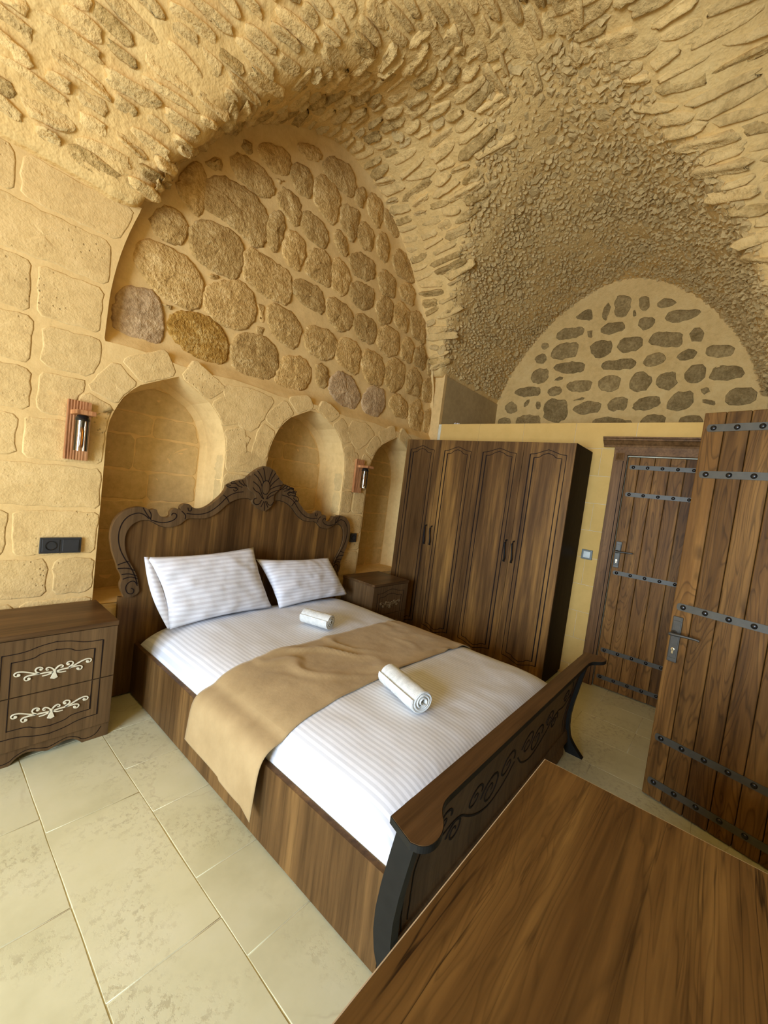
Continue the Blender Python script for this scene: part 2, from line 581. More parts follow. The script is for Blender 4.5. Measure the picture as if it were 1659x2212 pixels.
# ------------------------------------------------------------------ outlines (metres, on their own planes)
LUNETTE = '''0.771,2.272 0.797,2.446 0.873,2.505 0.982,2.514 1.032,2.387 1.03,2.264 0.972,2.197 0.875,2.196
1.083,2.407 1.159,2.472 1.302,2.508 1.416,2.463 1.477,2.362 1.44,2.25 1.364,2.204 1.225,2.233 1.105,2.319
0.864,2.68 0.897,2.792 1.006,2.817 1.154,2.811 1.242,2.727 1.249,2.587 1.183,2.524 1.032,2.536 0.926,2.594
0.939,3.001 1.021,3.075 1.103,3.056 1.133,2.964 1.08,2.869 0.976,2.867 0.917,2.911
1.042,3.206 1.101,3.362 1.163,3.431 1.213,3.368 1.218,3.247 1.208,3.13 1.123,3.135
1.231,3.338 1.326,3.433 1.52,3.46 1.652,3.402 1.659,3.203 1.593,3.145 1.417,3.192 1.239,3.19
1.156,3.005 1.24,3.107 1.391,3.134 1.492,3.115 1.509,2.972 1.479,2.859 1.328,2.84 1.191,2.871
1.285,2.675 1.368,2.763 1.524,2.842 1.628,2.78 1.653,2.647 1.577,2.538 1.412,2.506 1.312,2.556
1.522,2.409 1.599,2.499 1.762,2.526 1.869,2.463 1.889,2.315 1.766,2.187 1.618,2.186 1.528,2.286
1.538,3.017 1.581,3.1 1.767,3.099 1.91,3.086 1.937,2.964 1.919,2.863 1.741,2.845 1.572,2.879
1.365,3.58 1.444,3.669 1.599,3.676 1.698,3.632 1.689,3.549 1.604,3.496 1.447,3.503
1.419,3.745 1.48,3.795 1.519,3.757 1.483,3.695 1.44,3.703
1.549,3.793 1.612,3.866 1.756,3.92 1.821,3.885 1.797,3.766 1.686,3.718 1.582,3.74
1.202,3.47 1.269,3.542 1.315,3.532 1.293,3.454 1.22,3.441
1.86,4.04 1.978,4.114 2.088,4.132 2.077,4.049 1.952,3.99
2.123,4.054 2.201,4.166 2.396,4.217 2.477,4.141 2.459,4.009 2.306,3.979 2.167,3.997
1.823,3.791 1.879,3.908 2.005,3.926 2.039,3.847 2.033,3.742 1.906,3.714
1.743,3.581 1.81,3.67 1.937,3.65 1.962,3.549 1.942,3.462 1.836,3.476 1.761,3.513
2.066,3.898 2.135,3.976 2.283,3.965 2.334,3.888 2.302,3.69 2.179,3.691 2.076,3.751
1.682,3.388 1.774,3.489 1.833,3.426 1.821,3.289 1.775,3.184 1.694,3.222
1.972,3.554 2.027,3.628 2.165,3.63 2.247,3.569 2.239,3.458 2.124,3.433 1.995,3.466
1.84,3.299 1.887,3.407 2.017,3.393 2.043,3.287 1.986,3.148 1.877,3.17 1.829,3.228
2.069,3.265 2.11,3.373 2.245,3.425 2.321,3.336 2.322,3.171 2.188,3.164 2.07,3.179
1.958,3.041 2.036,3.103 2.221,3.107 2.28,3.042 2.284,2.934 2.13,2.925 1.979,2.965
1.764,2.74 1.824,2.814 1.992,2.799 2.079,2.728 2.047,2.557 1.94,2.555 1.81,2.61
2.129,2.693 2.197,2.79 2.392,2.808 2.481,2.744 2.448,2.617 2.354,2.558 2.18,2.584
2.317,3.04 2.371,3.1 2.558,3.103 2.64,3.038 2.616,2.93 2.489,2.863 2.348,2.923
1.893,2.282 1.954,2.448 2.124,2.493 2.228,2.417 2.201,2.28 2.053,2.195 1.924,2.205
2.267,2.484 2.36,2.522 2.434,2.459 2.414,2.337 2.314,2.329
2.468,2.41 2.546,2.511 2.718,2.501 2.846,2.37 2.769,2.205 2.62,2.232 2.47,2.313
2.894,2.361 2.998,2.495 3.183,2.5 3.229,2.354 3.116,2.217 2.95,2.224
2.474,2.703 2.551,2.817 2.72,2.828 2.794,2.75 2.768,2.557 2.619,2.573 2.502,2.615
2.646,3.001 2.731,3.104 2.916,3.106 2.98,3.025 2.923,2.898 2.738,2.895
2.819,2.696 2.874,2.819 3.069,2.82 3.158,2.716 3.121,2.55 2.925,2.539
3.183,2.768 3.306,2.874 3.466,2.832 3.485,2.65 3.336,2.541 3.199,2.594
3.289,2.414 3.412,2.537 3.603,2.466 3.614,2.324 3.422,2.306
3.647,2.453 3.812,2.566 3.913,2.413 3.894,2.206 3.698,2.219
3.95,2.447 4.132,2.566 4.198,2.396 4.119,2.221 3.98,2.222
3.517,2.777 3.655,2.89 3.8,2.811 3.802,2.613 3.555,2.598
3.852,2.776 4.006,2.896 4.17,2.812 4.166,2.627 3.896,2.587
2.996,3.03 3.11,3.138 3.31,3.124 3.327,2.949 3.2,2.862 3.018,2.91
3.38,3.058 3.474,3.161 3.586,3.107 3.568,2.911 3.389,2.924
3.615,3.069 3.742,3.16 3.85,3.074 3.82,2.916 3.625,2.929
3.876,3.058 4.02,3.129 4.116,3.031 4.094,2.921 3.914,2.894
2.917,3.273 3.024,3.403 3.167,3.378 3.167,3.203 3.011,3.121
3.188,3.365 3.297,3.455 3.442,3.402 3.429,3.19 3.237,3.208
3.46,3.409 3.608,3.469 3.796,3.399 3.757,3.19 3.543,3.209
2.9,3.534 2.979,3.634 3.155,3.611 3.171,3.445 2.989,3.409
2.553,3.295 2.683,3.373 2.866,3.375 2.862,3.229 2.723,3.151 2.585,3.192
2.321,3.336 2.369,3.433 2.504,3.424 2.563,3.318 2.492,3.171 2.357,3.187
2.517,3.507 2.612,3.613 2.82,3.619 2.856,3.514 2.763,3.43 2.59,3.408
2.307,3.583 2.356,3.674 2.468,3.633 2.489,3.512 2.385,3.496
2.359,3.812 2.397,3.899 2.569,3.934 2.571,3.764 2.519,3.66 2.387,3.719
2.555,3.774 2.634,3.895 2.773,3.874 2.786,3.722 2.658,3.676
2.652,4.118 2.713,4.193 2.838,4.191 2.866,4.046 2.822,3.942 2.674,3.996
2.822,3.861 2.916,3.953 3.014,3.881 2.998,3.706 2.864,3.722
2.498,4.099 2.597,4.179 2.629,4.084 2.589,3.984 2.5,4.007
2.881,4.136 2.996,4.224 3.136,4.221 3.18,4.097 3.076,3.998 2.917,4.035
3.084,3.791 3.164,3.917 3.418,3.958 3.486,3.833 3.432,3.717 3.176,3.686
3.233,3.582 3.361,3.684 3.486,3.65 3.482,3.487 3.288,3.495
3.551,3.725 3.69,3.669 3.882,3.604 3.821,3.482 3.637,3.528
3.827,3.362 3.974,3.416 4.051,3.293 3.993,3.146 3.864,3.203
1.677,2.753 1.724,2.756 1.737,2.648 1.699,2.649
1.687,2.596 1.752,2.605 1.741,2.543 1.693,2.55
1.28,2.795 1.377,2.826 1.322,2.757
1.01,2.486 1.102,2.491 1.052,2.456
1.71,3.686 1.784,3.71 1.75,3.673'''
GABLE = '''1.402,4.135 1.361,4.194 1.221,4.126 1.21,3.966 1.27,3.884 1.376,3.915
1.149,4.111 1.046,4.103 1.011,3.93 1.113,3.936
0.962,3.972 0.918,4.052 0.776,4.024 0.755,3.946 0.867,3.917
1.523,4.023 1.472,4.109 1.428,4.06 1.453,3.888 1.509,3.924
1.848,3.982 1.725,4.073 1.63,4.056 1.622,3.902
0.861,3.79 0.822,3.896 0.512,3.852 0.559,3.764 0.738,3.744
1.12,3.82 1.081,3.865 0.934,3.853 0.931,3.75 1.013,3.699 1.097,3.738
1.526,3.776 1.462,3.862 1.24,3.839 1.237,3.733 1.441,3.709
2.062,3.798 1.972,3.872 1.708,3.86 1.682,3.771 1.81,3.719 2.023,3.728
0.595,3.66 0.486,3.656 0.448,3.519 0.522,3.492 0.588,3.538
0.987,3.592 0.92,3.672 0.651,3.632 0.64,3.471 0.808,3.48 0.968,3.538
1.299,3.581 1.262,3.656 1.026,3.636 1.029,3.494 1.187,3.46 1.288,3.499
1.608,3.621 1.51,3.664 1.343,3.627 1.357,3.467 1.503,3.428 1.594,3.521
2.076,3.593 2.002,3.687 1.748,3.668 1.737,3.496 1.941,3.46 2.076,3.489
0.451,3.399 0.403,3.465 0.215,3.44 0.169,3.366 0.233,3.303 0.383,3.32
0.708,3.368 0.616,3.443 0.504,3.43 0.501,3.333 0.618,3.308
1.011,3.362 0.911,3.441 0.777,3.413 0.763,3.311 0.887,3.272 0.991,3.295
1.434,3.393 1.084,3.396 1.056,3.275 1.256,3.267 1.433,3.297
2.02,3.41 1.768,3.428 1.629,3.399 1.638,3.273 1.858,3.278 2.009,3.335
2.242,3.703 2.156,3.737 2.102,3.67 2.139,3.615 2.217,3.64
2.309,3.529 2.224,3.58 2.13,3.555 2.129,3.45 2.233,3.43
2.32,3.286 2.226,3.384 2.071,3.355 2.051,3.22 2.131,3.151 2.29,3.192
0.582,3.194 0.513,3.273 0.403,3.25 0.39,3.082 0.481,3.04 0.567,3.083
0.367,3.128 0.334,3.232 0.114,3.222 0.064,3.103 0.165,3.065 0.351,3.079
0.844,3.115 0.791,3.2 0.666,3.214 0.623,3.049 0.718,2.98 0.822,3.037
1.119,3.056 1.08,3.199 0.995,3.244 0.87,3.143 0.896,3.016 1.027,2.985
1.461,3.133 1.372,3.223 1.209,3.196 1.191,3.061 1.291,2.999 1.423,3.048
1.812,3.158 1.653,3.189 1.517,3.165 1.512,3.039 1.71,3.022 1.814,3.071
2.072,3.057 1.979,3.126 1.861,3.103 1.862,3.016 1.988,2.987
2.532,3.083 2.409,3.138 2.142,3.127 2.141,3.016 2.421,2.999
2.633,2.865 2.563,2.958 2.442,2.922 2.423,2.796 2.55,2.761
2.372,2.888 2.29,2.977 2.254,2.945 2.303,2.854
2.203,2.912 2.132,2.955 2.102,2.848 2.156,2.804
2.076,2.877 2.014,2.964 1.781,2.939 1.745,2.692 1.879,2.635 2.049,2.696
1.697,2.835 1.56,2.915 1.376,2.894 1.371,2.769 1.562,2.74 1.689,2.777
1.316,2.823 1.259,2.943 1.092,2.948 1.093,2.789 1.259,2.767
1.042,2.84 0.951,2.928 0.777,2.946 0.751,2.83 0.885,2.77 1.023,2.787
0.711,2.854 0.634,2.976 0.473,2.979 0.451,2.819 0.562,2.749 0.689,2.765
0.213,2.881 0.154,2.983 -0.021,2.984 -0.07,2.868 0.024,2.804 0.185,2.81
0.425,2.988 0.361,3.008 0.325,2.958 0.369,2.925
2.442,2.702 2.322,2.762 2.101,2.742 2.077,2.576 2.407,2.576
1.449,2.688 1.251,2.712 1.005,2.655 1.015,2.562 1.432,2.567
0.94,2.68 0.835,2.73 0.692,2.715 0.675,2.588 0.927,2.589
0.572,2.675 0.478,2.723 0.359,2.708 0.342,2.587 0.561,2.588
0.409,2.866 0.325,2.887 0.253,2.836 0.295,2.802
1.992,3.215 1.896,3.252 1.849,3.219 1.958,3.183
1.711,2.936 1.568,2.972 1.563,2.938 1.693,2.907
2.71,2.69 2.58,2.736 2.489,2.687 2.526,2.601 2.68,2.602
1.659,3.796 1.594,3.8 1.593,3.703 1.649,3.725
1.184,3.948 1.164,3.971 1.141,3.888 1.171,3.886'''
HEAD_OUT = '''-0.901,0.506 -0.904,0.66 -0.873,0.657 -0.896,0.695 -0.906,0.742 -0.894,0.77 -0.904,0.798 -0.924,0.835 -0.928,0.86 -0.953,0.917 -0.976,1.007 -0.976,1.085 -0.955,1.145 -0.907,1.191 -0.855,1.21 -0.809,1.209 -0.784,1.191 -0.744,1.205 -0.733,1.172 -0.715,1.154 -0.677,1.147 -0.654,1.159 -0.66,1.183 -0.642,1.21 -0.613,1.209 -0.595,1.199 -0.6,1.221 -0.582,1.242 -0.548,1.245 -0.518,1.216 -0.457,1.211 -0.402,1.242 -0.359,1.285 -0.325,1.317 -0.296,1.366 -0.296,1.39 -0.236,1.419 -0.211,1.433 -0.153,1.445 -0.129,1.476 -0.079,1.521 -0.039,1.545 -0.005,1.558'''
HEAD_IN = '''-0.798,0.689 -0.806,0.732 -0.826,0.807 -0.873,0.883 -0.902,0.965 -0.904,1.046 -0.873,1.106 -0.821,1.133 -0.774,1.131 -0.712,1.093 -0.661,1.086 -0.6,1.1 -0.561,1.14 -0.53,1.151 -0.485,1.147 -0.405,1.155 -0.337,1.198 -0.282,1.26 -0.209,1.3 -0.13,1.312 -0.072,1.29 -0.062,1.266 -0.023,1.236 0.023,1.219'''
GROOVE = '''-0.814,0.736 -0.844,0.821 -0.915,0.927 -0.939,1.008 -0.936,1.087 -0.906,1.147 -0.855,1.174 -0.818,1.17 -0.783,1.141
-0.821,1.206 -0.8,1.171 -0.773,1.136
-0.787,1.192 -0.771,1.167 -0.773,1.136
-0.773,1.133 -0.728,1.119 -0.688,1.116 -0.639,1.131 -0.617,1.156 -0.625,1.177 -0.648,1.179 -0.652,1.164
-0.566,1.141 -0.562,1.169 -0.592,1.195
-0.559,1.18 -0.514,1.176 -0.458,1.178 -0.402,1.197 -0.336,1.252 -0.292,1.308 -0.232,1.342 -0.168,1.353
-0.53,1.22 -0.53,1.198 -0.549,1.197 -0.554,1.219
-0.318,1.318 -0.292,1.302 -0.269,1.268
-0.813,0.725 -0.83,0.758 -0.861,0.753 -0.879,0.722 -0.865,0.681 -0.834,0.675 -0.827,0.701 -0.846,0.713
-0.814,0.767 -0.855,0.786 -0.896,0.772
-0.821,0.786 -0.861,0.804 -0.904,0.802
-0.835,0.821 -0.873,0.839 -0.926,0.839
-0.872,0.88 -0.906,0.871 -0.929,0.86'''
SHELL = '''-0.154,1.445 -0.164,1.457 -0.149,1.472 -0.125,1.475 -0.124,1.488 -0.103,1.509 -0.085,1.511 -0.084,1.528 -0.054,1.535 -0.035,1.554 0.009,1.559 0.039,1.545 0.073,1.534 0.083,1.511 0.112,1.49 0.122,1.47 0.154,1.456 0.154,1.433 0.135,1.42 0.126,1.388 0.092,1.363 0.084,1.329 0.09,1.292 0.073,1.26 0.05,1.237 0.014,1.216 -0.026,1.233 -0.059,1.251 -0.093,1.279 -0.092,1.301 -0.067,1.316 -0.083,1.35 -0.127,1.365 -0.149,1.403'''
SHELL_LINES = '''-0.004,1.312 -0.021,1.322 -0.048,1.358 -0.082,1.366 -0.103,1.391
-0.004,1.312 -0.028,1.354 -0.046,1.396 -0.08,1.42 -0.106,1.434
-0.014,1.361 -0.033,1.419 -0.067,1.465 -0.106,1.49
-0.02,1.437 -0.045,1.483 -0.079,1.517
-0.005,1.444 -0.015,1.497 -0.034,1.544
0.023,1.444 0.031,1.486 0.047,1.535
0.032,1.425 0.051,1.477 0.079,1.519
0.038,1.403 0.068,1.445 0.113,1.483
0.043,1.387 0.086,1.413 0.144,1.43
0.021,1.313 0.036,1.348 0.071,1.373 0.122,1.388
0.027,1.314 0.056,1.338 0.087,1.351
-0.061,1.315 -0.084,1.309 -0.09,1.285 -0.067,1.264 -0.031,1.272 -0.027,1.294 -0.016,1.3
0.088,1.295 0.072,1.266 0.039,1.27 0.026,1.297
-0.019,1.25 -0.007,1.278 0.001,1.295
0.013,1.224 0.01,1.257 0.006,1.29
0.042,1.248 0.026,1.275 0.013,1.296'''
LEAVES = '''-0.221,1.378 -0.244,1.379 -0.273,1.373 -0.305,1.384 -0.295,1.395 -0.272,1.389
-0.182,1.384 -0.217,1.391 -0.236,1.41 -0.274,1.402 -0.27,1.417 -0.242,1.418
-0.166,1.396 -0.196,1.409 -0.215,1.428
-0.142,1.393 -0.167,1.406 -0.188,1.436
-0.237,1.374 -0.212,1.371 -0.235,1.348 -0.25,1.362
0.186,1.427 0.235,1.428 0.231,1.401 0.196,1.404
0.237,1.414 0.273,1.411 0.27,1.381 0.233,1.384
0.27,1.381 0.304,1.372 0.288,1.353 0.259,1.357
0.274,1.352 0.325,1.349 0.335,1.308 0.3,1.318 0.275,1.34'''

# ------------------------------------------------------------------ stone pieces
def piece_mesh(pts, frame, h, step=.05, jit=.004, bevel=.012, dome=0.0, rough=0.0, seed=0, sink=.012):
    """a stone with the 2D outline pts on a plane frame=(origin,u,v,n), proud by h, edges worn"""
    r = random.Random(seed)
    o, u, v, n = [Vector(q) for q in frame]
    p = resample(pts, step)
    cx = sum(q[0] for q in p) / len(p)
    cy = sum(q[1] for q in p) / len(p)
    p = [(a + r.uniform(-jit, jit), b + r.uniform(-jit, jit)) for a, b in p]
    rad = sum(math.hypot(a - cx, b - cy) for a, b in p) / len(p)
    k = len(p)

    def ring(ins, hh, rg):
        out = []
        for a, b in p:
            d = math.hypot(a - cx, b - cy) or 1e-5
            s = max(0.05, 1 - ins / d)
            x, y = cx + (a - cx) * s, cy + (b - cy) * s
            q = o + u * x + v * y
            out.append(q + n * (hh + rg * 2.2 * noise.noise(q * 16 + Vector((seed, 0, 0))) + rg * 1.2 * noise.noise(q * 43)))
        return out
    rings = [ring(0, -sink, 0), ring(bevel * .15, h * .45, rough * .3), ring(bevel, h, rough * .5), ring(bevel * 1.5 + .003, h + dome * .12, rough * .6)]
    if dome or rough:
        rings.append(ring(rad * .45, h + dome * .7, rough))
        rings.append(ring(rad * .75, h + dome * .95, rough))
    vs = [q for g in rings for q in g]
    f = []
    for i in range(len(rings) - 1):
        for j in range(k):
            f.append((i * k + j, i * k + (j + 1) % k, (i + 1) * k + (j + 1) % k, (i + 1) * k + j))
    c = len(vs)
    vs.append(o + u * cx + v * cy + n * (h + dome))
    b = (len(rings) - 1) * k
    for j in range(k):
        f.append((b + j, b + (j + 1) % k, c))
    # orientation: make it face n
    a0, a1 = vs[b + 1] - vs[b], vs[c] - vs[b]
    if a0.cross(a1).dot(n) < 0:
        f = [tuple(reversed(q)) for q in f]
    me = mesh('stone', vs, f, True)
    return me


def worn(p, c=.022):
    """round the corners of an outline"""
    q = []
    n = len(p)
    for i in range(n):
        a, b, d = p[i - 1], p[i], p[(i + 1) % n]
        for o in (a, d):
            l = math.hypot(o[0] - b[0], o[1] - b[1])
            k = min(.4, c / max(l, 1e-5))
            q.append((b[0] + (o[0] - b[0]) * k, b[1] + (o[1] - b[1]) * k))
    return q


def rect(a0, a1, b0, b1):
    return [(a0, b0), (a1, b0), (a1, b1), (a0, b1)]


FRONT = ((0, 2.80, 0), (1, 0, 0), (0, 0, 1), (0, -1, 0))
NICHE_BACK = 3.10

# ------------------------------------------------------------------ vault shape
AC, AW = 1.33, 1.47
BC, BW = 2.40, 1.68


def prof_a(y):
    t = min(1.0, abs((y - AC) / AW))
    return max(2.9, 2.60 + 1.76 * (1 - t ** 1.75) ** .60)


def prof_b(x):
    t = abs((x - BC) / BW)
    return 2.30 + 2.02 * (1 - t ** 1.75) ** .56 if t < 1 else 2.30


def vault_z(x, y):
    a, b = prof_a(y), prof_b(x)
    k = .20
    h = max(k - abs(a - b), 0) / k
    return max(a, b) + h * h * k / 4


def vault_p(x, y):
    z = vault_z(x, y)
    e = .004
    nx = (vault_z(x + e, y) - vault_z(x - e, y)) / (2 * e)
    ny = (vault_z(x, y + e) - vault_z(x, y - e)) / (2 * e)
    n = Vector((nx, ny, -1.0)).normalized()      # points into the room
    return Vector((x, y, z)), n


# ------------------------------------------------------------------ floor
floor = MB().box(-3.55, 5.6, -1.0, 3.2, -.12, -.0016).build('floor', M['grout'], None, kind='structure')
floor['label'] = 'cream stone tile floor with pale joints'
cols = {0: [1.95, 1.475, .9], 1: [2.42, 1.86, 1.12, .45], 2: [2.40, 2.05, 1.71, 1.305, .96, .5]}
x = .42 - .335 * 5
ci = -6
tile_n = 0
while x < 4.15:
    x0, x1 = x, min(x + .335, 4.12)
    key = {.085: 0, .42: 1, .755: 2}.get(round(x, 3))
    if key is not None:
        js = [2.8] + cols[key] + [-.1, -.5, -.85]
    else:
        js = [2.8]
        while js[-1] > -.85:
            js.append(js[-1] - rnd.choice((.36, .42, .5, .58, .7)))
    for a, b in zip(js[:-1], js[1:]):
        b = max(b, -.86)
        if a - b < .05:
            continue
        g = .0012
        me = piece_mesh(rect(x0 + g, x1 - g, b + g, a - g), ((0, 0, 0), (1, 0, 0), (0, 1, 0), (0, 0, 1)), .0,
                        step=.12, jit=.0012, bevel=.003, seed=tile_n, sink=.004)
        link('floor_tile', me, M['tile'], floor)
        tile_n += 1
    x += .335

# ------------------------------------------------------------------ headboard wall with niches and lunette
NICHES = [(.765, 1.500, 2.052), (1.850, 2.690, 2.108), (3.020, 3.800, 2.068)]
SPRING, SILL = 1.60, .60
ARCH = [(0, 0), (.008, .12), (.03, .22), (.07, .33), (.12, .43), (.185, .54), (.29, .65), (.416, .75), (.70, .875), (1, 1)]


def niche_half(i, side, off=0.0, inset=0.0):
    """points from springing to apex of niche i on side -1/+1, pushed outwards by off"""
    x0, x1, top = NICHES[i]
    c, w, h = (x0 + x1) / 2, (x1 - x0) / 2 - inset, top - SPRING - inset
    p = [(c + side * w * (1 - a), SPRING + h * b) for a, b in ARCH]
    if off:
        q = []
        for k, (a, b) in enumerate(p):
            d = (p[min(k + 1, len(p) - 1)][0] - p[max(k - 1, 0)][0], p[min(k + 1, len(p) - 1)][1] - p[max(k - 1, 0)][1])
            l = math.hypot(*d)
            n = (d[1] / l * side, -d[0] / l * side)
            if n[1] < -.01:
                n = (-n[0], -n[1])
            q.append((a + n[0] * off, b + n[1] * off))
        p = q
    return p


def niche_loop(i, inset=0.0):
    L = niche_half(i, -1, 0, inset)
    R = niche_half(i, 1, 0, inset)
    x0, x1, _ = NICHES[i]
    return [(x0 + inset, SILL)] + L + R[::-1][1:] + [(x1 - inset, SILL)]


LOW = 2.15
pier_edge = [(.715, LOW), (.718, 2.25)]
for k in range(9):
    xx = .722 + (.832 - .722) * (k / 8) ** 1.6
    pier_edge.append((xx, min(2.92, max(2.3, prof_b(xx)))))
wb = MB()
fr_wall = lambda a, b, h: (a, 2.80 + h, b)
wb.prism(rect(-3.55, 4.25, -.05, SILL - .004), fr_wall, 0, .10)
mids = [(n[0] + n[1]) / 2 for n in NICHES]
seam = lambda a, b: [(a + (b - a) * k / 6, LOW - .02 + .01 * math.sin((a + (b - a) * k / 6) * 9)) for k in range(7)]
wb.prism([(-3.55, SILL), (NICHES[0][0], SILL)] + niche_half(0, -1) + seam(mids[0], .72) + pier_edge + [(.84, 2.93), (-3.55, 2.93)], fr_wall, 0, .10)
for i in range(2):
    wb.prism([(NICHES[i][1], SILL), (NICHES[i + 1][0], SILL)] + niche_half(i + 1, -1) + seam(mids[i + 1], mids[i]) + niche_half(i, 1)[::-1], fr_wall, 0, .10)
wb.prism([(NICHES[2][1], SILL), (4.25, SILL)] + seam(4.25, mids[2]) + niche_half(2, 1)[::-1], fr_wall, 0, .10)
for i in range(3):
    lp = niche_loop(i)
    bk = niche_loop(i, .045)
    n = len(lp)
    ring0 = [(a, 2.80, b) for a, b in lp]
    ring1 = [(a, NICHE_BACK - .05, b) for a, b in niche_loop(i, .012)]
    ring2 = [(a, NICHE_BACK, b) for a, b in bk]
    f = []
    for j in range(n):
        f += [(j, (j + 1) % n, n + (j + 1) % n, n + j), (n + j, n + (j + 1) % n, 2 * n + (j + 1) % n, 2 * n + j)]
    f.append(tuple(range(2 * n, 3 * n)))
    wb.add(ring0 + ring1 + ring2, f)
wb.box(-3.55, 5.65, 3.16, 3.30, -.05, 4.75)
wall_back = wb.build('wall_back', M['mortar'], None, kind='structure')
wall_back['label'] = 'honey limestone wall with three pointed niches and a rubble arch above the bed'

# lunette mortar, set back from the ashlar below it
v, f = [], []
NXL, NZL = 90, 44
for i in range(NXL + 1):
    t = i / NXL
    xx = BC + (BW - .004) * math.sin((t - .5) * math.pi)
    top = prof_b(xx) + .03
    for j in range(NZL + 1):
        zz = 2.08 + (max(top, 2.4) - 2.08) * j / NZL
        s = min(1, max(0, (zz - 2.10) / .16))
        s = s * s * (3 - 2 * s)
        yy = 2.802 + .080 * s
        edge = max(0.0, 1 - (max(top, 2.4) - zz) / .10)
        yy -= .035 * edge * edge
        yy += .008 * (noise.noise(Vector((xx * 6, 3, zz * 6))) + .5 * noise.noise(Vector((xx * 17, 3, zz * 17))))
        v.append((xx, yy, zz))
for i in range(NXL):
    for j in range(NZL):
        a = i * (NZL + 1) + j
        f.append((a, a + NZL + 1, a + NZL + 2, a + 1))
link('lunette_mortar', mesh('lunette_mortar', v, f, True), M['mortar'], wall_back)
for i, pg in enumerate(polys(LUNETTE)):
    small = max(a for a, b in pg) - min(a for a, b in pg) < .09
    qx, qz = sum(a for a, b in pg) / len(pg), sum(b for a, b in pg) / len(pg)
    pg = [(qx + (a - qx) * 1.165, qz + (b - qz) * 1.165) for a, b in pg]
    pg = worn(pg, .030 if not small else .008)
    mt = M['pink_stone'] if i in (0, 30, 29) else M['orange_stone'] if i == 1 else M['lunette_stone']
    cz = sum(b for a, b in pg) / len(pg)
    me = piece_mesh(pg, ((0, 2.882 - (.03 if cz < 2.28 else 0), 0), (1, 0, 0), (0, 0, 1), (0, -1, 0)), .007 if small else .012, step=.026, jit=.007,
                    bevel=.016 if not small else .006, dome=.010 if not small else .002, rough=.006 if not small else .002, seed=100 + i, sink=.03)
    link('field_stone', me, mt, wall_back)

# ashlar blocks: courses of the left pier
blk = 0


def block(pts, frame=FRONT, h=.0045, mat=None, step=.04, jit=.006, name='ashlar_block', bevel=.009):
    global blk
    h = min(h, .0012)
    pts = worn(pts)
    me = piece_mesh(pts, frame, h, step=step, jit=jit, bevel=bevel, dome=.0005, rough=.0012, seed=500 + blk, sink=.02)
    o = link(name, me, mat or M['ashlar'], wall_back)
    blk += 1
    return o


def course(z0, z1, xs, g=.011, **kw):
    for a, b in zip(xs[:-1], xs[1:]):
        block(rect(a + g, b - g, z0 + g, z1 - g), **kw)


N1 = NICHES[0][0]
course(.02, .34, [-1.55, -1.1, -.62, -.2, .22, .60, N1 + .005])
course(.34, .67, [-1.55, -1.25, -.75, -.35, .06, .43, N1 + .005])
course(.67, .90, [-1.55, -1.0, -.6, -.1, .18, .555, N1 + .005])
course(.90, 1.17, [-1.55, -1.2, -.8, -.35, -.02, .375, N1 + .008])
course(1.17, 1.42, [-1.55, -.95, -.5, -.05, .27, N1 + .008])
course(1.42, 1.66, [-1.55, -1.15, -.7, -.3, .06, .39, N1 + .006])
block([(-.35 + .4, 1.67), (.42, 1.67), (.42, 1.885), (.05, 1.885)])
block([(.442, 1.67), (.60, 1.67), (.615, 1.78), (.66, 1.885), (.442, 1.885)])
course(1.66, 1.90, [-1.55, -1.0, -.55, .03])
course(1.90, 2.15, [-1.55, -1.2, -.75, -.2, .12, .42])
block([(.445, 1.912), (.67, 1.912), (.70, 1.98), (.71, 2.135), (.445, 2.12)])
course(2.15, 2.42, [-1.55, -1.1, -.6, -.15, .40, .705], h=.005)
course(2.42, 2.68, [-1.55, -.9, -.35, .12, .725], h=.005)
block([(-.4, 2.69), (.30, 2.69), (.30, 2.895), (-.4, 2.895)], h=.005)
block([(.32, 2.69), (.745, 2.69), (.80, 2.86), (.805, 2.895), (.32, 2.895)], h=.005)
course(2.68, 2.9, [-1.55, -.95, -.42], h=.005)
# piers between the niches
for (a, b), joints in (((NICHES[0][1], NICHES[1][0]), [.6, .82, 1.06, 1.30, 1.48, 1.66]), ((NICHES[1][1], NICHES[2][0]), [.6, .85, 1.02, 1.22, 1.45, 1.64])):
    for k in range(len(joints) - 1):
        if k % 2:
            m = a + (b - a) * (.35 + .3 * rnd.random())
            course(joints[k], joints[k + 1], [a - .004, m, b + .004], g=.008)
        else:
            course(joints[k], joints[k + 1], [a - .004, b + .004], g=.008)
course(.02, .31, [N1 + .005, 1.2, 1.7, 2.2, 2.7, 3.2, 3.7, 4.2])
course(.31, .59, [N1 + .005, 1.05, 1.45, 1.95, 2.45, 2.9, 3.4, 3.8, 4.2])
course(.59, .85, [3.81, 4.2])
course(.85, 1.15, [3.81, 4.2])
course(1.15, 1.4, [3.81, 4.2])
course(1.4, 1.62, [3.81, 4.2])
# arch stones over each niche
cuts = [0, .30, .62, 1.0]


def along(p, t):
    ls = [0]
    for a, b in zip(p[:-1], p[1:]):
        ls.append(ls[-1] + math.hypot(b[0] - a[0], b[1] - a[1]))
    d = t * ls[-1]
    for k in range(len(p) - 1):
        if ls[k + 1] >= d - 1e-9:
            s = (d - ls[k]) / (ls[k + 1] - ls[k] or 1)
            return (p[k][0] + (p[k + 1][0] - p[k][0]) * s, p[k][1] + (p[k + 1][1] - p[k][1]) * s)
    return p[-1]


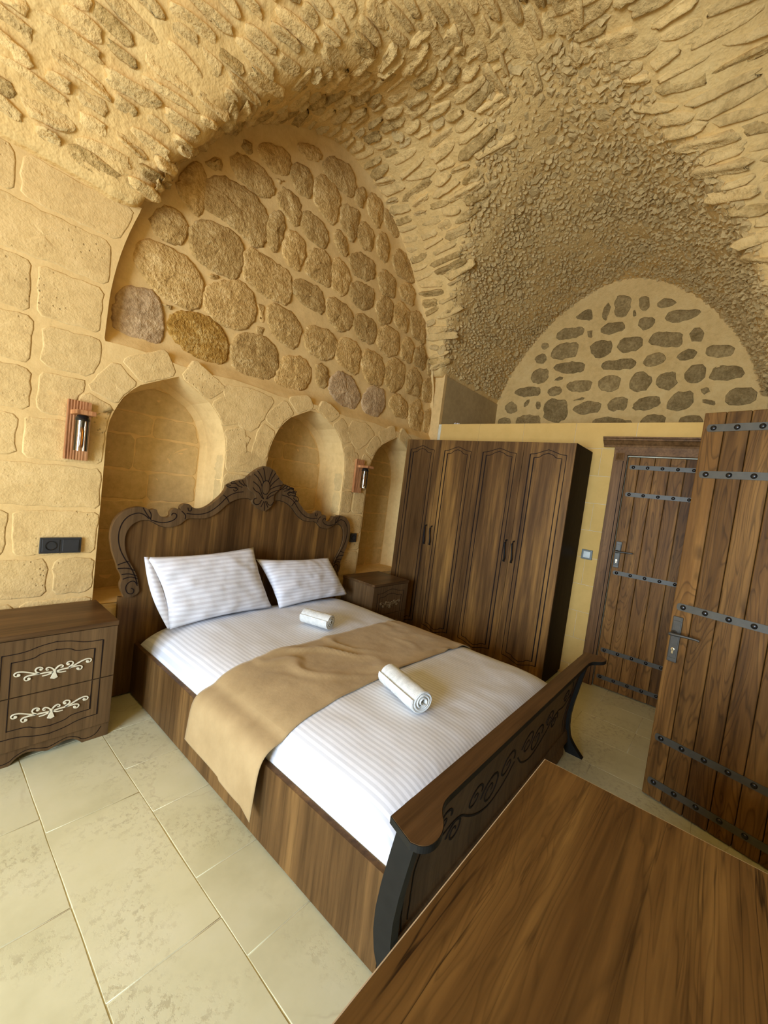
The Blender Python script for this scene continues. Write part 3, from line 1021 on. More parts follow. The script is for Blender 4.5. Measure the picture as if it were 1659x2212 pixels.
for i in range(3):
    th = (.17, .15, .14)[i]
    for side in (-1, 1):
        inner = niche_half(i, side, .006)
        outer = niche_half(i, side, th)
        c = (NICHES[i][0] + NICHES[i][1]) / 2
        outer = [((min(a, c - .004) if side < 0 else max(a, c + .004)), min(b, 2.205)) for a, b in outer]
        inner = [((min(a, c - .004) if side < 0 else max(a, c + .004)), b) for a, b in inner]
        cu = cuts if (i + side) % 2 else [0, .36, .70, 1.0]
        for k in range(3):
            g = .012
            t0, t1 = cu[k] + g, cu[k + 1] - g
            pin = [along(inner, t0 + (t1 - t0) * s / 4) for s in range(5)]
            pout = [along(outer, t0 + (t1 - t0) * s / 4) for s in range(5)]
            block(pin + pout[::-1], h=.008, step=.05, jit=.004, bevel=.008)
# stones in the spandrels
for pg in ([(1.49, 1.93), (1.60, 1.80), (1.71, 1.80), (1.80, 1.93), (1.86, 2.09), (1.62, 2.12), (1.42, 2.08)],
           [(2.66, 1.99), (2.77, 1.86), (2.86, 1.84), (2.96, 1.92), (3.06, 2.04), (2.92, 2.12), (2.70, 2.10)],
           [(1.545, 1.68), (1.665, 1.675), (1.69, 1.77), (1.58, 1.775)],
           [(2.72, 1.66), (2.88, 1.655), (2.86, 1.81), (2.76, 1.82)],
           [(3.80, 1.95), (3.93, 1.80), (4.05, 1.80), (4.05, 2.10), (3.72, 2.12)]):
    block(pg, h=.008)
# niche interiors: back faces and right-hand cheeks
for i, (x0, x1, top) in enumerate(NICHES):
    a, b = x0 + .05, x1 - .05
    zs = [.61, .80, 1.0, 1.21, 1.415, 1.65, 1.80, top - .07]
    fb = ((0, NICHE_BACK, 0), (1, 0, 0), (0, 0, 1), (0, -1, 0))
    half_w = lambda z: 1.0 if z <= SPRING else max(.1, 1 - np.interp((z - SPRING) / (top - SPRING), [q[1] for q in ARCH], [q[0] for q in ARCH]))
    for k in range(len(zs) - 1):
        z0, z1 = zs[k] + .006, zs[k + 1] - .006
        c = (a + b) / 2
        w0, w1 = (b - a) / 2 * half_w(z0), (b - a) / 2 * half_w(z1)
        cut = [c - w0, *([x0 + .25] if k in (4,) else [x0 + .35] if k in (2, 3, 5) else [x0 + .45] if k < 2 else []), c + w0]
        for q, (p0, p1) in enumerate(zip(cut[:-1], cut[1:])):
            tl = p0 if q else c - w1
            tr = p1 if q < len(cut) - 2 else c + w1
            if tr - tl < .04:
                continue
            block([(p0 + .005, z0), (p1 - .005, z0), (tr - .005, z1), (tl + .005, z1)], fb, .004, M['niche_block'], name='niche_block', bevel=.005)
    fc = ((x1 - .004, 0, 0), (0, 1, 0), (0, 0, 1), (-1, 0, 0))
    zc = [.61, .80, 1.0, 1.215, 1.42, 1.60]
    for k in range(len(zc) - 1):
        ys = [2.812, 2.93, 3.045] if k % 2 else [2.812, 3.045]
        for y0, y1 in zip(ys[:-1], ys[1:]):
            block(rect(y0 + .004, y1 - .004, zc[k] + .005, zc[k + 1] - .005), fc, .003, M['niche_block'], name='niche_block', bevel=.004)

# pier side behind the partition, its shade painted in as a greyer tone
MB().box(4.115, 5.6, 2.74, 3.16, -.05, 2.91).build('shaded_pier_side', M['shaded_pier'], wall_back)
MB().box(4.068, 4.118, 2.738, 3.16, -.05, 2.925).build('corner_pier', M['mortar'], wall_back)

# ------------------------------------------------------------------ vaulted ceiling
xs = list(np.linspace(-3.5, .68, 40)) + [BC + 1.72 * math.sin(t) for t in np.linspace(-math.pi / 2, math.pi / 2, 74)][1:] + list(np.linspace(4.18, 5.62, 18))
ys = list(np.linspace(-1.0, -.16, 9)) + [AC + 1.475 * math.sin(t) for t in np.linspace(-math.pi / 2, math.pi / 2, 78)] + [2.86, 2.95]
v, f = [], []
for xx in xs:
    for yy in ys:
        p, n = vault_p(xx, yy)
        d = .020 * noise.noise(Vector((xx * 3, yy * 3, p.z * 3))) + .011 * noise.noise(Vector((xx * 11, yy * 11, p.z * 11)))
        v.append(p + n * d)
ny = len(ys)
for i in range(len(xs) - 1):
    for j in range(ny - 1):
        a = i * ny + j
        f.append((a, a + 1, a + ny + 1, a + ny))
ceiling = link('ceiling', mesh('ceiling', v, f, True), M['vault_mortar'], None, 'structure')
ceiling['label'] = 'groin vault of rough stones bedded in honey plaster'
MB().box(-3.55, 5.7, -1.05, 3.3, 4.68, 4.78).build('light_block_slab', M['wall_paint'], ceiling)  # unseen slab added over the vault to keep sky light out


def stone_template(seed, k, chip=False):
    r = random.Random(seed)
    ex = r.uniform(2.6, 5.5) if not chip else 2.6
    base = []
    for j in range(k):
        t = 2 * math.pi * (j + r.uniform(-.25, .25)) / k
        c, s = math.cos(t), math.sin(t)
        q = (abs(c) ** ex + abs(s) ** ex) ** (-1 / ex) * r.uniform(.80, 1.08)
        base.append((c * q * .5, s * q * .5))
    rings = []
    tx, slope = r.uniform(-.3, .3), r.choice((-1, 1, 1)) * r.uniform(.4, 1.15)
    levels = ((1.10, -.9, .04), (1.0, .55, .16), (.84, .95, .18), (.42, 1.0, .16)) if not chip else ((1.05, -.9, .05), (.95, .3, .2), (.5, .95, .25))
    for sc, h, rg in levels:
        rings.append([(a * sc, b * sc, (h * (.62 + tx * a + slope * b) + (r.uniform(-rg, rg) if h > 0 else 0))) for a, b in base])
    vs = [q for g in rings for q in g]
    fs = []
    for i in range(len(rings) - 1):
        for j in range(k):
            fs.append((i * k + j, i * k + (j + 1) % k, (i + 1) * k + (j + 1) % k, (i + 1) * k + j))
    fs.append(tuple((len(rings) - 1) * k + j for j in range(k)))
    return vs, fs


TL = [stone_template(s, 14) for s in range(24)]
TC = [stone_template(100 + s, 6, True) for s in range(10)]
TLm = []
for vs, fs in TL:
    me = mesh('vault_stone', vs, fs, True)
    me.materials.append(M['vault_stone'])
    me2 = me.copy()
    me2.materials.clear()
    me2.materials.append(M['vault_stone_brown'])
    TLm.append((me, me2))

cand = []   # (screen size, template kind, index, matrix)


def place(p, n, d, L, W, Hh, chip, sink=0.0):
    d = (d - n * d.dot(n)).normalized()
    e = n.cross(d)
    q = project(p)
    if q is None or not in_frame(p, 90):
        return
    k = rnd.randrange(len(TC if chip else TL))
    m = Matrix(((d.x * L, e.x * W, n.x * Hh, p.x - n.x * sink), (d.y * L, e.y * W, n.y * Hh, p.y - n.y * sink),
                (d.z * L, e.z * W, n.z * Hh, p.z - n.z * sink), (0, 0, 0, 1)))
    cand.append((FPX * L * W ** .5 / q[2], chip, k, m))


def arc_samples(fn, t0, t1, step):
    """parameter values at equal arc-length steps along z=fn(t)"""
    ts = np.linspace(t0, t1, 1600)
    zs = np.array([fn(t) for t in ts])
    s = np.concatenate([[0], np.cumsum(np.hypot(np.diff(ts), np.diff(zs)))])
    return list(np.interp(np.arange(step * .5, s[-1], step), s, ts))


def tilt(d, n, amt):
    a = rnd.uniform(-amt, amt)
    return d * math.cos(a) + n.cross(d) * math.sin(a)


# courses along X (the bay on the window side)
for y0 in arc_samples(prof_a, 2.745, -.10, .082):
    xx = -1.2 + rnd.random() * .2
    while xx < 2.6:
        L = rnd.uniform(.09, .27)
        W = rnd.uniform(.045, .082)
        cx = xx + L / 2
        yy = y0 + rnd.uniform(-.008, .008)
        if prof_a(yy) > prof_b(cx) - .03 and prof_a(yy) > 2.915:
            p, n = vault_p(cx, yy)
            place(p, n, tilt(Vector((1, 0, 0)), n, .16), L, W, rnd.uniform(.016, .040), False)
        xx += L + rnd.uniform(.012, .042) + (.08 if rnd.random() < .06 else 0)
# courses along Y (bays over the headboard wall and the entrance)
for x0 in arc_samples(prof_b, .80, 4.02, .090):
    yy = 2.86
    while yy > -.8:
        L = rnd.uniform(.09, .24) if (yy > 1.3 and x0 < 2.6) else rnd.uniform(.13, .36)
        W = rnd.uniform(.042, .088)
        cy = yy - L / 2
        xx = x0 + rnd.uniform(-.008, .008)
        if prof_b(xx) > prof_a(cy) + (.05 if xx < 1.7 else -.04):
            p, n = vault_p(xx, cy)
            d = tilt(Vector((0, 1, 0)), n, .2)
            place(p, n, d, L, W, rnd.uniform(.014, .036), False)
        yy -= L + rnd.uniform(.012, .045) + (.09 if rnd.random() < .07 else 0)
# loose rubble in the deep bay over the partition and along its groins
grid = {}
arc_y = arc_samples(prof_a, 2.735, -.14, .004)
tries = 0
while tries < 52000:
    tries += 1
    xx = rnd.uniform(2.5, 5.5)
    yy = rnd.choice(arc_y)
    lim = prof_a(yy) - prof_b(xx)
    if lim < -.05 + .05 * noise.noise(Vector((xx * 5, yy * 5, 0))) and xx < 4.06:
        continue
    s = rnd.choice((.04, .05, .06, .075, .10)) * rnd.uniform(.8, 1.15) * (1.0 if xx > 3.2 else 1.15)
    p, n = vault_p(xx, yy)
    key = (int(p.x / .1), int(p.y / .1), int(p.z / .1))
    near = [q for i in (-1, 0, 1) for j in (-1, 0, 1) for k in (-1, 0, 1) for q in grid.get((key[0] + i, key[1] + j, key[2] + k), ())]
    if any((q[0] - p).length < (q[1] + s) * .36 for q in near):
        continue
    grid.setdefault(key, []).append((p, s))
    d = tilt(Vector((.3, 1, .1)), n, 1.5)
    place(p, n, d, s * rnd.uniform(.9, 1.5), s * rnd.uniform(.6, .95), rnd.uniform(.012, .030), True)

cand.sort(key=lambda c: -c[0])
single = [c for c in cand if not c[1]][:300]
keep = set(id(c) for c in single)
for c in single:
    o = link('vault_stone', TLm[c[2]][1 if rnd.random() < .18 else 0], None, ceiling)
    o.matrix_world = c[3]
V, F, nv = [], [], 0
for c in cand:
    if id(c) in keep:
        continue
    vs, fs = (TC if c[1] else TL)[c[2]]
    a = np.array(vs)
    mm = np.array(c[3])
    V.append(a @ mm[:3, :3].T + mm[:3, 3])
    F += [tuple(i + nv for i in q) for q in fs]
    nv += len(vs)
if V:
    me = mesh('small_vault_stones', np.concatenate(V).tolist(), F, False)
    rub = link('small_vault_stones', me, M['rubble'], ceiling, 'stuff')

# ------------------------------------------------------------------ far gable wall above the partition
gb = MB()
v, f = [], []
for i in range(41):
    yy = AC + AW * math.sin((i / 40 - .5) * math.pi) * .999
    top = prof_a(yy) + .05
    for j in range(31):
        zz = 2.2 + (top - 2.2) * j / 30
        v.append((5.50 + .008 * noise.noise(Vector((1, yy * 5, zz * 5))), yy, zz))
for i in range(40):
    for j in range(30):
        a = i * 31 + j
        f.append((a, a + 31, a + 32, a + 1))
gb.add(v, f)
gb.box(5.52, 5.66, -1.05, 3.3, -.05, 4.75)
wall_far = gb.build('wall_far', M['vault_mortar'], None, smooth=False, kind='structure')
wall_far['label'] = 'rubble gable under the vault behind the partition'
for i, pg in enumerate(polys(GABLE)):
    small = max(a for a, b in pg) - min(a for a, b in pg) < .1
    me = piece_mesh(worn(pg, .03 if not small else .01), ((5.502, 0, 0), (0, 1, 0), (0, 0, 1), (-1, 0, 0)), .008, step=.04, jit=.008,
                    bevel=.012 if not small else .005, dome=.008, rough=.004 if not small else .002, seed=300 + i, sink=.03)
    link('field_stone', me, M['gable_stone'], wall_far)

# ------------------------------------------------------------------ partition with the closed door
PX = 4.07
pt = MB()
DOOR_Y0, DOOR_Y1, DOOR_H = -.06, .735, 2.045
pt.prism([(-1.0, -.05), (DOOR_Y0, -.05), (DOOR_Y0, DOOR_H), (DOOR_Y1, DOOR_H), (DOOR_Y1, -.05), (2.82, -.05), (2.82, 2.338), (-1.0, 2.338)],
         lambda a, b, h: (PX + h, a, b), .004, .14)
wall_right = pt.build('wall_right', M['grout'], None, kind='structure')
wall_right['label'] = 'low partition of smooth cream stone panels'
row = 0
z = 2.36 - .25 * 10
while z < 2.3:
    z0, z1 = max(z, .0), min(z + .25, 2.342)
    if z1 - z0 > .03:
        y = 2.45 - (.25 if row % 2 else 0) + .5
        while y > -.9:
            a, b = max(y - .5, -.86), min(y, 2.79)
            if b - a > .02:
                if a < .84 and b > -.17 and z1 < 2.2:
                    if b > .86:
                        a = .84
                    elif a < -.19:
                        b = -.17
                    else:
                        a = b
                if b - a > .02:
                    g = .0014
                    me = piece_mesh(rect(a + g, b - g, z0 + g, z1 - g), ((PX, 0, 0), (0, 1, 0), (0, 0, 1), (-1, 0, 0)), .0015, step=.2, jit=.0,
                                    bevel=.002, seed=row, sink=.006)
                    link('wall_panel', me, M['panel'], wall_right)
            y -= .5
    z += .25
    row += 1

# ------------------------------------------------------------------ window wall and entrance wall (behind the camera)
wlft = MB()
wlft.prism(rect(-1.05, 3.3, -.05, 4.75), lambda a, b, h: (WIN_X - h, a, b), 0, .15, [rect(WIN_Y0, WIN_Y1, WIN_Z0, WIN_Z1)])
wall_left = wlft.build('wall_left', M['wall_paint'], None, kind='structure')
wall_left['label'] = 'plain plastered end wall with the tall window'
wall_front = MB().box(-3.55, 5.7, -1.02, -.86, -.05, 4.75).build('wall_front', M['entrance_stone'], None, kind='structure')
wall_front['label'] = 'plain plastered entrance wall'
win = MB()
yc = (WIN_Y0 + WIN_Y1) / 2
for y0, y1, z0, z1 in ((WIN_Y0, WIN_Y0 + .06, WIN_Z0, WIN_Z1), (WIN_Y1 - .06, WIN_Y1, WIN_Z0, WIN_Z1), (yc - .035, yc + .035, WIN_Z0, WIN_Z1),
                       (WIN_Y0, WIN_Y1, WIN_Z0, WIN_Z0 + .06), (WIN_Y0, WIN_Y1, WIN_Z1 - .06, WIN_Z1)):
    win.box(WIN_X - .10, WIN_X - .04, y0, y1, z0, z1, .004)
window = win.build('window_1', M['frame_wood'], None, kind='structure')
window['label'] = 'tall two-light wooden window'
for a, b in ((WIN_Y0 + .06, yc - .035), (yc + .035, WIN_Y1 - .06)):
    MB().add([(WIN_X - .072, a, WIN_Z0 + .06), (WIN_X - .072, b, WIN_Z0 + .06), (WIN_X - .072, b, WIN_Z1 - .06), (WIN_X - .072, a, WIN_Z1 - .06)], [(0, 1, 2, 3)]).build('pane', M['pane'], window)

# ------------------------------------------------------------------ furniture helpers
def wbuild(mb, name, mat, parent, smooth=False):
    """build from world coordinates under an unrotated parent"""
    l = parent
    off = Vector((0, 0, 0))
    while l is not None:
        off += l.location
        l = l.parent
    mb.v = [(a - off.x, b - off.y, c - off.z) for a, b, c in mb.v]
    return mb.build(name, mat, parent, smooth)


def uv_grid(name, nx, ny, fn, mat, uvfn, parent=None, closed_back=False):
    v, f, uv = [], [], []
    for j in range(ny + 1):
        for i in range(nx + 1):
            v.append(fn(i / nx, j / ny))
            uv.append(uvfn(i / nx, j / ny))
    for j in range(ny):
        for i in range(nx):
            a = j * (nx + 1) + i
            f.append((a, a + 1, a + nx + 2, a + nx + 1))
    return v, f, uv


def uv_mesh(name, v, f, uv, mat, parent=None):
    me = mesh(name, v, f, True)
    l = me.uv_layers.new(name='UVMap')
    for lp in me.loops:
        l.data[lp.index].uv = uv[lp.vertex_index]
    return link(name, me, mat, parent)


def mirror(p):
    return [(-a, b) for a, b in p][::-1]


# ------------------------------------------------------------------ bed
bed = thing('bed', 'dark walnut double bed with carved crest headboard and sleigh footboard', 'bed', (1.87, 1.68, 0))
HX, HY, HS = 1.811, 2.755, 2.755 / 2.70


def hb(a, b, h):
    return (HX + a * HS, HY - h, 1.5 + (b - 1.5) * HS)


out_l = polys(HEAD_OUT)[0]
in_l = polys(HEAD_IN)[0]
out_s = [out_l[0]] + smooth_path(out_l[1:], 2)
base = [(-.90, .04)]
full = base + out_s + [(-a, b) for a, b in out_s[::-1][1:]] + [(.90, .04)]
m = MB().prism(full, hb, -.028, 0)
headboard = wbuild(m, 'headboard', M['walnut'], bed)
band_out = smooth_path(out_l[2:], 2)
band_in = smooth_path(in_l[:-3], 2)
band = band_out + [(-.005, 1.33), (-.07, 1.31)] + band_in[::-1] + [(-.81, .672), (-.84, .655)]
for nm, pg in (('carved_band', band), ('carved_band', mirror(band))):
    wbuild(MB().prism(pg, hb, 0, .014), nm, M['walnut_dull'], headboard)
gl = MB()
for p in polys(GROOVE):
    p = smooth_path(p, 2)
    for q in (p, mirror(p)):
        gl.strip(q, .0055, hb, .012, .0152)
inl = smooth_path(in_l[:-3], 2)
for q in (inl, mirror(inl)):
    gl.strip(q, .006, hb, 0, .0025)
outl = [((a + .000) * .993, b - .004) for a, b in band_out]
for p in polys(LEAVES):
    gl.strip(smooth_path(p, 2), .005, hb, .012, .0155)
    gl.strip(smooth_path(mirror(p), 2), .005, hb, .012, .0155) if p[0][0] < 0 else None
wbuild(gl, 'carved_lines', M['groove'], headboard)
shell_pg = smooth_path(polys(SHELL)[0], 1, True)
shell = wbuild(MB().prism(shell_pg, hb, 0, .026), 'shell_crest', M['walnut_dull'], headboard)
sl = MB()
for p in polys(SHELL_LINES):
    sl.strip(smooth_path(p, 2), .005, hb, .024, .0275)
el = [(.0 + .033 * math.cos(t), 1.400 + .052 * math.sin(t)) for t in np.linspace(0, 2 * math.pi, 25)[:-1]]
sl.strip([(a + .005, b) for a, b in el], .005, hb, .024, .0285, True)
wbuild(sl, 'shell_lines', M['groove'], headboard)
ov = MB()
ov.prism([(a * .93 + .005, (b - 1.4) * .93 + 1.4) for a, b in el], hb, .02, .031)
wbuild(ov, 'shell_boss', M['walnut_dull'], headboard)

# rails
for x0, x1 in ((.998, 1.022), (2.718, 2.742)):
    wbuild(MB().box(x0, x1, .64, 2.753, .012, .332, .0015), 'side_rail', M['walnut_side'], bed)
wbuild(MB().box(1.03, 2.71, .68, 2.72, .10, .14), 'base_board', M['walnut_dull'], bed)

# footboard
CL = [(.0, .555), (.05, .585), (.10, .612), (.16, .625), (.23, .627), (.32, .618), (.42, .602), (.52, .585), (.598, .572)]


def cl(z):
    return float(np.interp(z, [q[0] for q in CL], [q[1] for q in CL]))


zz = [k * .598 / 40 for k in range(41)]
foot = MB()
pz = [q for q in zz if q > .07]
foot.prism([(cl(q) - .014, q) for q in pz] + [(cl(q) + .014, q) for q in pz[::-1]], lambda a, b, h: (h, a, b), 1.0, 2.79)
footboard = wbuild(foot, 'footboard', M['walnut_dull'], bed)
for x0, x1 in ((.985, 1.022), (2.768, 2.805)):
    w = lambda q: .034 + .03 * max(0, (.09 - q) / .09) ** 1.5
    pg = [(cl(q) - w(q), q) for q in zz] + [(cl(q) + .034, q) for q in zz[::-1]]
    wbuild(MB().prism(pg, lambda a, b, h: (h, a, b), x0, x1), 'post', M['dark_edge'], footboard)
capx = 1.895
half = [(-.995, .592), (-1.022, .505), (-1.012, .478), (-.985, .462), (-.945, .462), (-.905, .478), (-.875, .505), (-.84, .520), (-.80, .523)]
half = [half[0]] + smooth_path(half[1:], 2)
cap = half + [(-a, b) for a, b in half[::-1]]
wbuild(MB().prism(cap, lambda a, b, h: (capx + a, b, h), .598, .618), 'cap_rail', M['walnut_x'], footboard)
edge = [(a, b) for a, b in cap]
wbuild(MB().strip(edge, .004, lambda a, b, h: (capx + a, b, h), .597, .6165), 'cap_edge', M['dark_edge'], footboard)
ff = lambda a, b, h: (a, cl(b) - .014 - h, b)
orn = MB()
orn.strip(resample(rect(1.06, 2.73, .13, .555), .05), .006, ff, 0, .0015, True)


def spiral(cx, cy, r0, r1, a0, a1, n=26):
    return [(cx + (r0 + (r1 - r0) * k / n) * math.cos(a0 + (a1 - a0) * k / n), cy + (r0 + (r1 - r0) * k / n) * math.sin(a0 + (a1 - a0) * k / n)) for k in range(n + 1)]


for s in (-1, 1):
    for cx, cy, r0, r1, a0, a1 in ((.12, .36, .075, .012, math.pi, -1.9 * math.pi), (.27, .32, .085, .014, 0, 3.2 * math.pi),
                                   (.43, .37, .06, .010, math.pi, -1.8 * math.pi), (.56, .31, .055, .010, 0, 3 * math.pi), (.68, .42, .05, .008, math.pi, -1.6 * math.pi)):
        orn.strip([(1.895 + s * a, b) for a, b in spiral(cx, cy, r0, r1, a0, a1)], [.011 - .007 * k / 26 for k in range(27)], ff, 0, .002)
    orn.strip([(1.895 + s * a, b) for a, b in smooth_path([(.02, .33), (.10, .26), (.25, .22), (.42, .28), (.56, .38), (.70, .34), (.80, .42)], 3)], .008, ff, 0, .002)
    orn.strip([(1.895 + s * a, b) for a, b in smooth_path([(.74, .50), (.79, .44), (.81, .33), (.79, .22), (.80, .15)], 3)], .006, ff, 0, .0018)
wbuild(orn, 'scroll_carving', M['groove'], footboard)
sk = [(1.02, .09), (1.10, .09), (1.16, .055), (1.28, .05), (1.40, .075), (1.60, .09), (2.19, .09), (2.39, .075), (2.51, .05), (2.63, .055), (2.69, .09), (2.77, .09), (2.77, .14), (1.02, .14)]
wbuild(MB().prism(sk, lambda a, b, h: (a, cl(b) - .02 + h, b), 0, .012), 'apron', M['walnut_dull'], footboard)

# ------------------------------------------------------------------ mattress with striped sheet
MX0, MX1, MY0, MY1 = 1.026, 2.714, .650, 2.735


def mat_top(xw, yw):
    u = (xw - (MX0 + MX1) / 2) / ((MX1 - MX0) / 2)
    w = (yw - (MY0 + MY1) / 2) / ((MY1 - MY0) / 2)
    ed = (max(0, 1 - abs(u) ** 9)) ** .45 * (max(0, 1 - abs(w) ** 14)) ** .5
    z = .335 + .150 * ed + .012 * (1 - u * u)
    if u < -.6:
        z -= .018 * (-u - .6) / .4
    q = Vector((xw * 3.0, yw * 2.2, 5))
    z += .0060 * noise.noise(q) * ed + .0032 * noise.noise(q * 3.7) * ed
    # soft pulls running across the stripes near the foot and the pillows
    z += .0042 * ed * math.sin(26 * (yw + .35 * xw) + 4 * noise.noise(Vector((xw * 2, yw * 2, 1)))) * max(0, noise.noise(Vector((xw * 1.7, yw * 1.7, 9)))) * 1.6
    return z


def grid_u(t):
    s = 2 * t - 1
    return math.copysign(abs(math.sin(s * math.pi / 2)), s)


def mat_fn(s, t):
    u, w = grid_u(s), grid_u(t)
    xw = (MX0 + MX1) / 2 + (MX1 - MX0) / 2 * u
    yw = (MY0 + MY1) / 2 + (MY1 - MY0) / 2 * w
    return (xw, yw, mat_top(xw, yw))


NX, NY = 110, 120
v, f, uv = uv_grid('m', NX, NY, mat_fn, None, lambda s, t: (grid_u(s) * .844, grid_u(t)))
ring = [i for i in range(NX + 1)] + [j * (NX + 1) + NX for j in range(1, NY + 1)] + [NY * (NX + 1) + i for i in range(NX - 1, -1, -1)] + [j * (NX + 1) for j in range(NY - 1, 0, -1)]
n0 = len(v)
for i in ring:
    v.append((v[i][0], v[i][1], .142))
    uv.append(uv[i])
k = len(ring)
for j in range(k):
    f.append((ring[j], n0 + j, n0 + (j + 1) % k, ring[(j + 1) % k]))
mattress = uv_mesh('mattress', v, f, uv, M['sheet'])
tag(mattress, 'thick mattress under a white satin-striped sheet on the walnut bed', 'mattress')

# ------------------------------------------------------------------ bed runner
path = [(.962, .165), (.962, .26), (.963, .325), (.970, .362), (.988, .388), (1.02, .404), (1.06, mat_top(1.06, 1.5) + .007), (1.085, mat_top(1.085, 1.5) + .007)]
path = smooth_path(path, 2)
xs_r = [p for p in path]
xx = 1.10
while xx < 2.70:
    xs_r.append((xx, None))
    xx += .018
xs_r += [(2.703, None), (2.722, .40)]
NR, NT = len(xs_r) - 1, 34


def run_fn(i, t):
    a, zc = xs_r[i]
    y0 = 1.285 + .012 * math.sin(a * 4)
    y1 = 1.868 + .01 * math.sin(a * 3 + 1)
    yw = y0 + (y1 - y0) * t
    if zc is None:
        z = mat_top(a, yw) + .006
        g = max(0, min(1, (a - 1.10) / .25))
        fold = noise.noise(Vector((a * 4 + yw * 3, yw * 5 - a * 2, 2)))
        z += g * (.011 * max(0, math.sin(34 * (a * .8 + yw * .45) + 6 * fold)) * max(0, .35 + noise.noise(Vector((a * 2.2, yw * 2.6, 7)))) * 1.7 + .008 * max(0, fold))
        z = max(z, mat_top(a, yw) + .004)
    else:
        z = zc
        if a > 2.7:
            z = zc
        else:
            k = max(0, (.40 - zc) / .24)
            z = zc - k * .035 * math.sin(t * math.pi) ** 2 * (1 if t < .5 else .7) + k * .02 * (t - .5)
            a = a - .010 * k * (1 + math.sin(t * 7 + 1))
            if t < .12:
                z -= k * .03 * (1 - t / .12)
    return (a, yw, z)


v, f = [], []
for i in range(NR + 1):
    for j in range(NT + 1):
        v.append(run_fn(i, j / NT))
for i in range(NR):
    for j in range(NT):
        a = i * (NT + 1) + j
        f.append((a, a + NT + 1, a + NT + 2, a + 1))
runner = link('bed_runner', mesh('bed_runner', v, f, True), M['runner'])
sd = runner.modifiers.new('thickness', 'SOLIDIFY')
sd.thickness = .003
sd.offset = 1
tag(runner, 'tan velvet bed runner laid across the mattress, hanging over one side', 'bed runner')


# ------------------------------------------------------------------ pillows
def pillow(label, TLc, TRc, BRc, BLc, T, seed):
    TLc, TRc, BRc, BLc = [Vector(q) for q in (TLc, TRc, BRc, BLc)]
    nrm = (TRc - TLc).cross(BLc - TLc).normalized()
    if nrm.y > 0:
        nrm = -nrm
    cen = (TLc + TRc + BRc + BLc) / 4
    nx, ny = 40, 28
    V, F, UV = [], [], []
    for side in (1, -1):
        for j in range(ny + 1):
            for i in range(nx + 1):
                s, t = i / nx, j / ny
                p = (TLc * (1 - s) + TRc * s) * (1 - t) + (BLc * (1 - s) + BRc * s) * t
                es, et = 4 * s * (1 - s), 4 * t * (1 - t)
                pin = Vector((cen - p)) * (.10 * (et * (1 - es) ** 3 + es * (1 - et) ** 3) * .8)
                p = p + pin
                b = (es ** .42) * (et ** .42)
                h = T * b * (1.0 if side > 0 else .75)
                q = Vector((s * 5 + seed, t * 4, seed * 3.1))
                wr = .010 * noise.noise(q) + .005 * noise.noise(q * 2.7)
                crease = .010 * math.sin(s * 8 + 22 * (t + .25 * s) + seed) * max(0, 1 - s * 3.2) * (es ** .3)
                crease += .007 * math.sin(26 * s + 8 * t) * max(0, t - .72) * 3.4 * (es ** .3)
                h += (wr + crease) * min(1, b * 2) * (1 if side > 0 else .4)
                V.append(p + nrm * h * side)
                UV.append((s, t * .46 + .012 * noise.noise(Vector((s * 3, t * 3, seed)))))
        o = 0 if side > 0 else (nx + 1) * (ny + 1)
        for j in range(ny):
            for i in range(nx):
                a = o + j * (nx + 1) + i
                q = (a, a + 1, a + nx + 2, a + nx + 1)
                F.append(q[::-1] if side > 0 else q)
    o = (nx + 1) * (ny + 1)
    me = mesh('pillow', V, F, True)
    l = me.uv_layers.new(name='UVMap')
    for lp in me.loops:
        l.data[lp.index].uv = UV[lp.vertex_index]
    bm = bmesh.new()
    bm.from_mesh(me)
    bmesh.ops.remove_doubles(bm, verts=bm.verts, dist=.0008)
    bmesh.ops.recalc_face_normals(bm, faces=bm.faces)
    bm.to_mesh(me)
    bm.free()
    me.polygons.foreach_set('use_smooth', [True] * len(me.polygons))
    po = link('pillow', me, M['pillow'])
    return tag(po, label, 'pillow', 'pillows against the headboard')


p1 = pillow('white striped pillow nearer the window side, its case edge open', (.985, 2.665, .905), (1.725, 2.665, .945), (1.865, 2.545, .500), (1.10, 2.50, .485), .085, 1.0)
p2 = pillow('white striped pillow on the side next to the wardrobe', (1.755, 2.66, .855), (2.485, 2.655, .832), (2.665, 2.535, .505), (1.905, 2.51, .495), .080, 4.0)
fl = []
for k in range(15):
    t = k / 14
    a = Vector((.985, 2.668, .905)).lerp(Vector((1.10, 2.52, .485)), t)
    bulge = math.sin(t * math.pi)
    fl.append((a + Vector((-.030 * bulge - .006, -.012 * bulge, .0)), a + Vector((.030 - .012 * (1 - bulge), -.020 * bulge - .004, .0))))
V = [q for p in fl for q in p]
F = [(2 * k, 2 * k + 1, 2 * k + 3, 2 * k + 2) for k in range(14)]
fo = uv_mesh('open_flap', V, F, [(k % 2 * .1, (k // 2) / 14 * .46) for k in range(30)], M['pillow'], p1)
sdm = fo.modifiers.new('thickness', 'SOLIDIFY')
sdm.thickness = .004


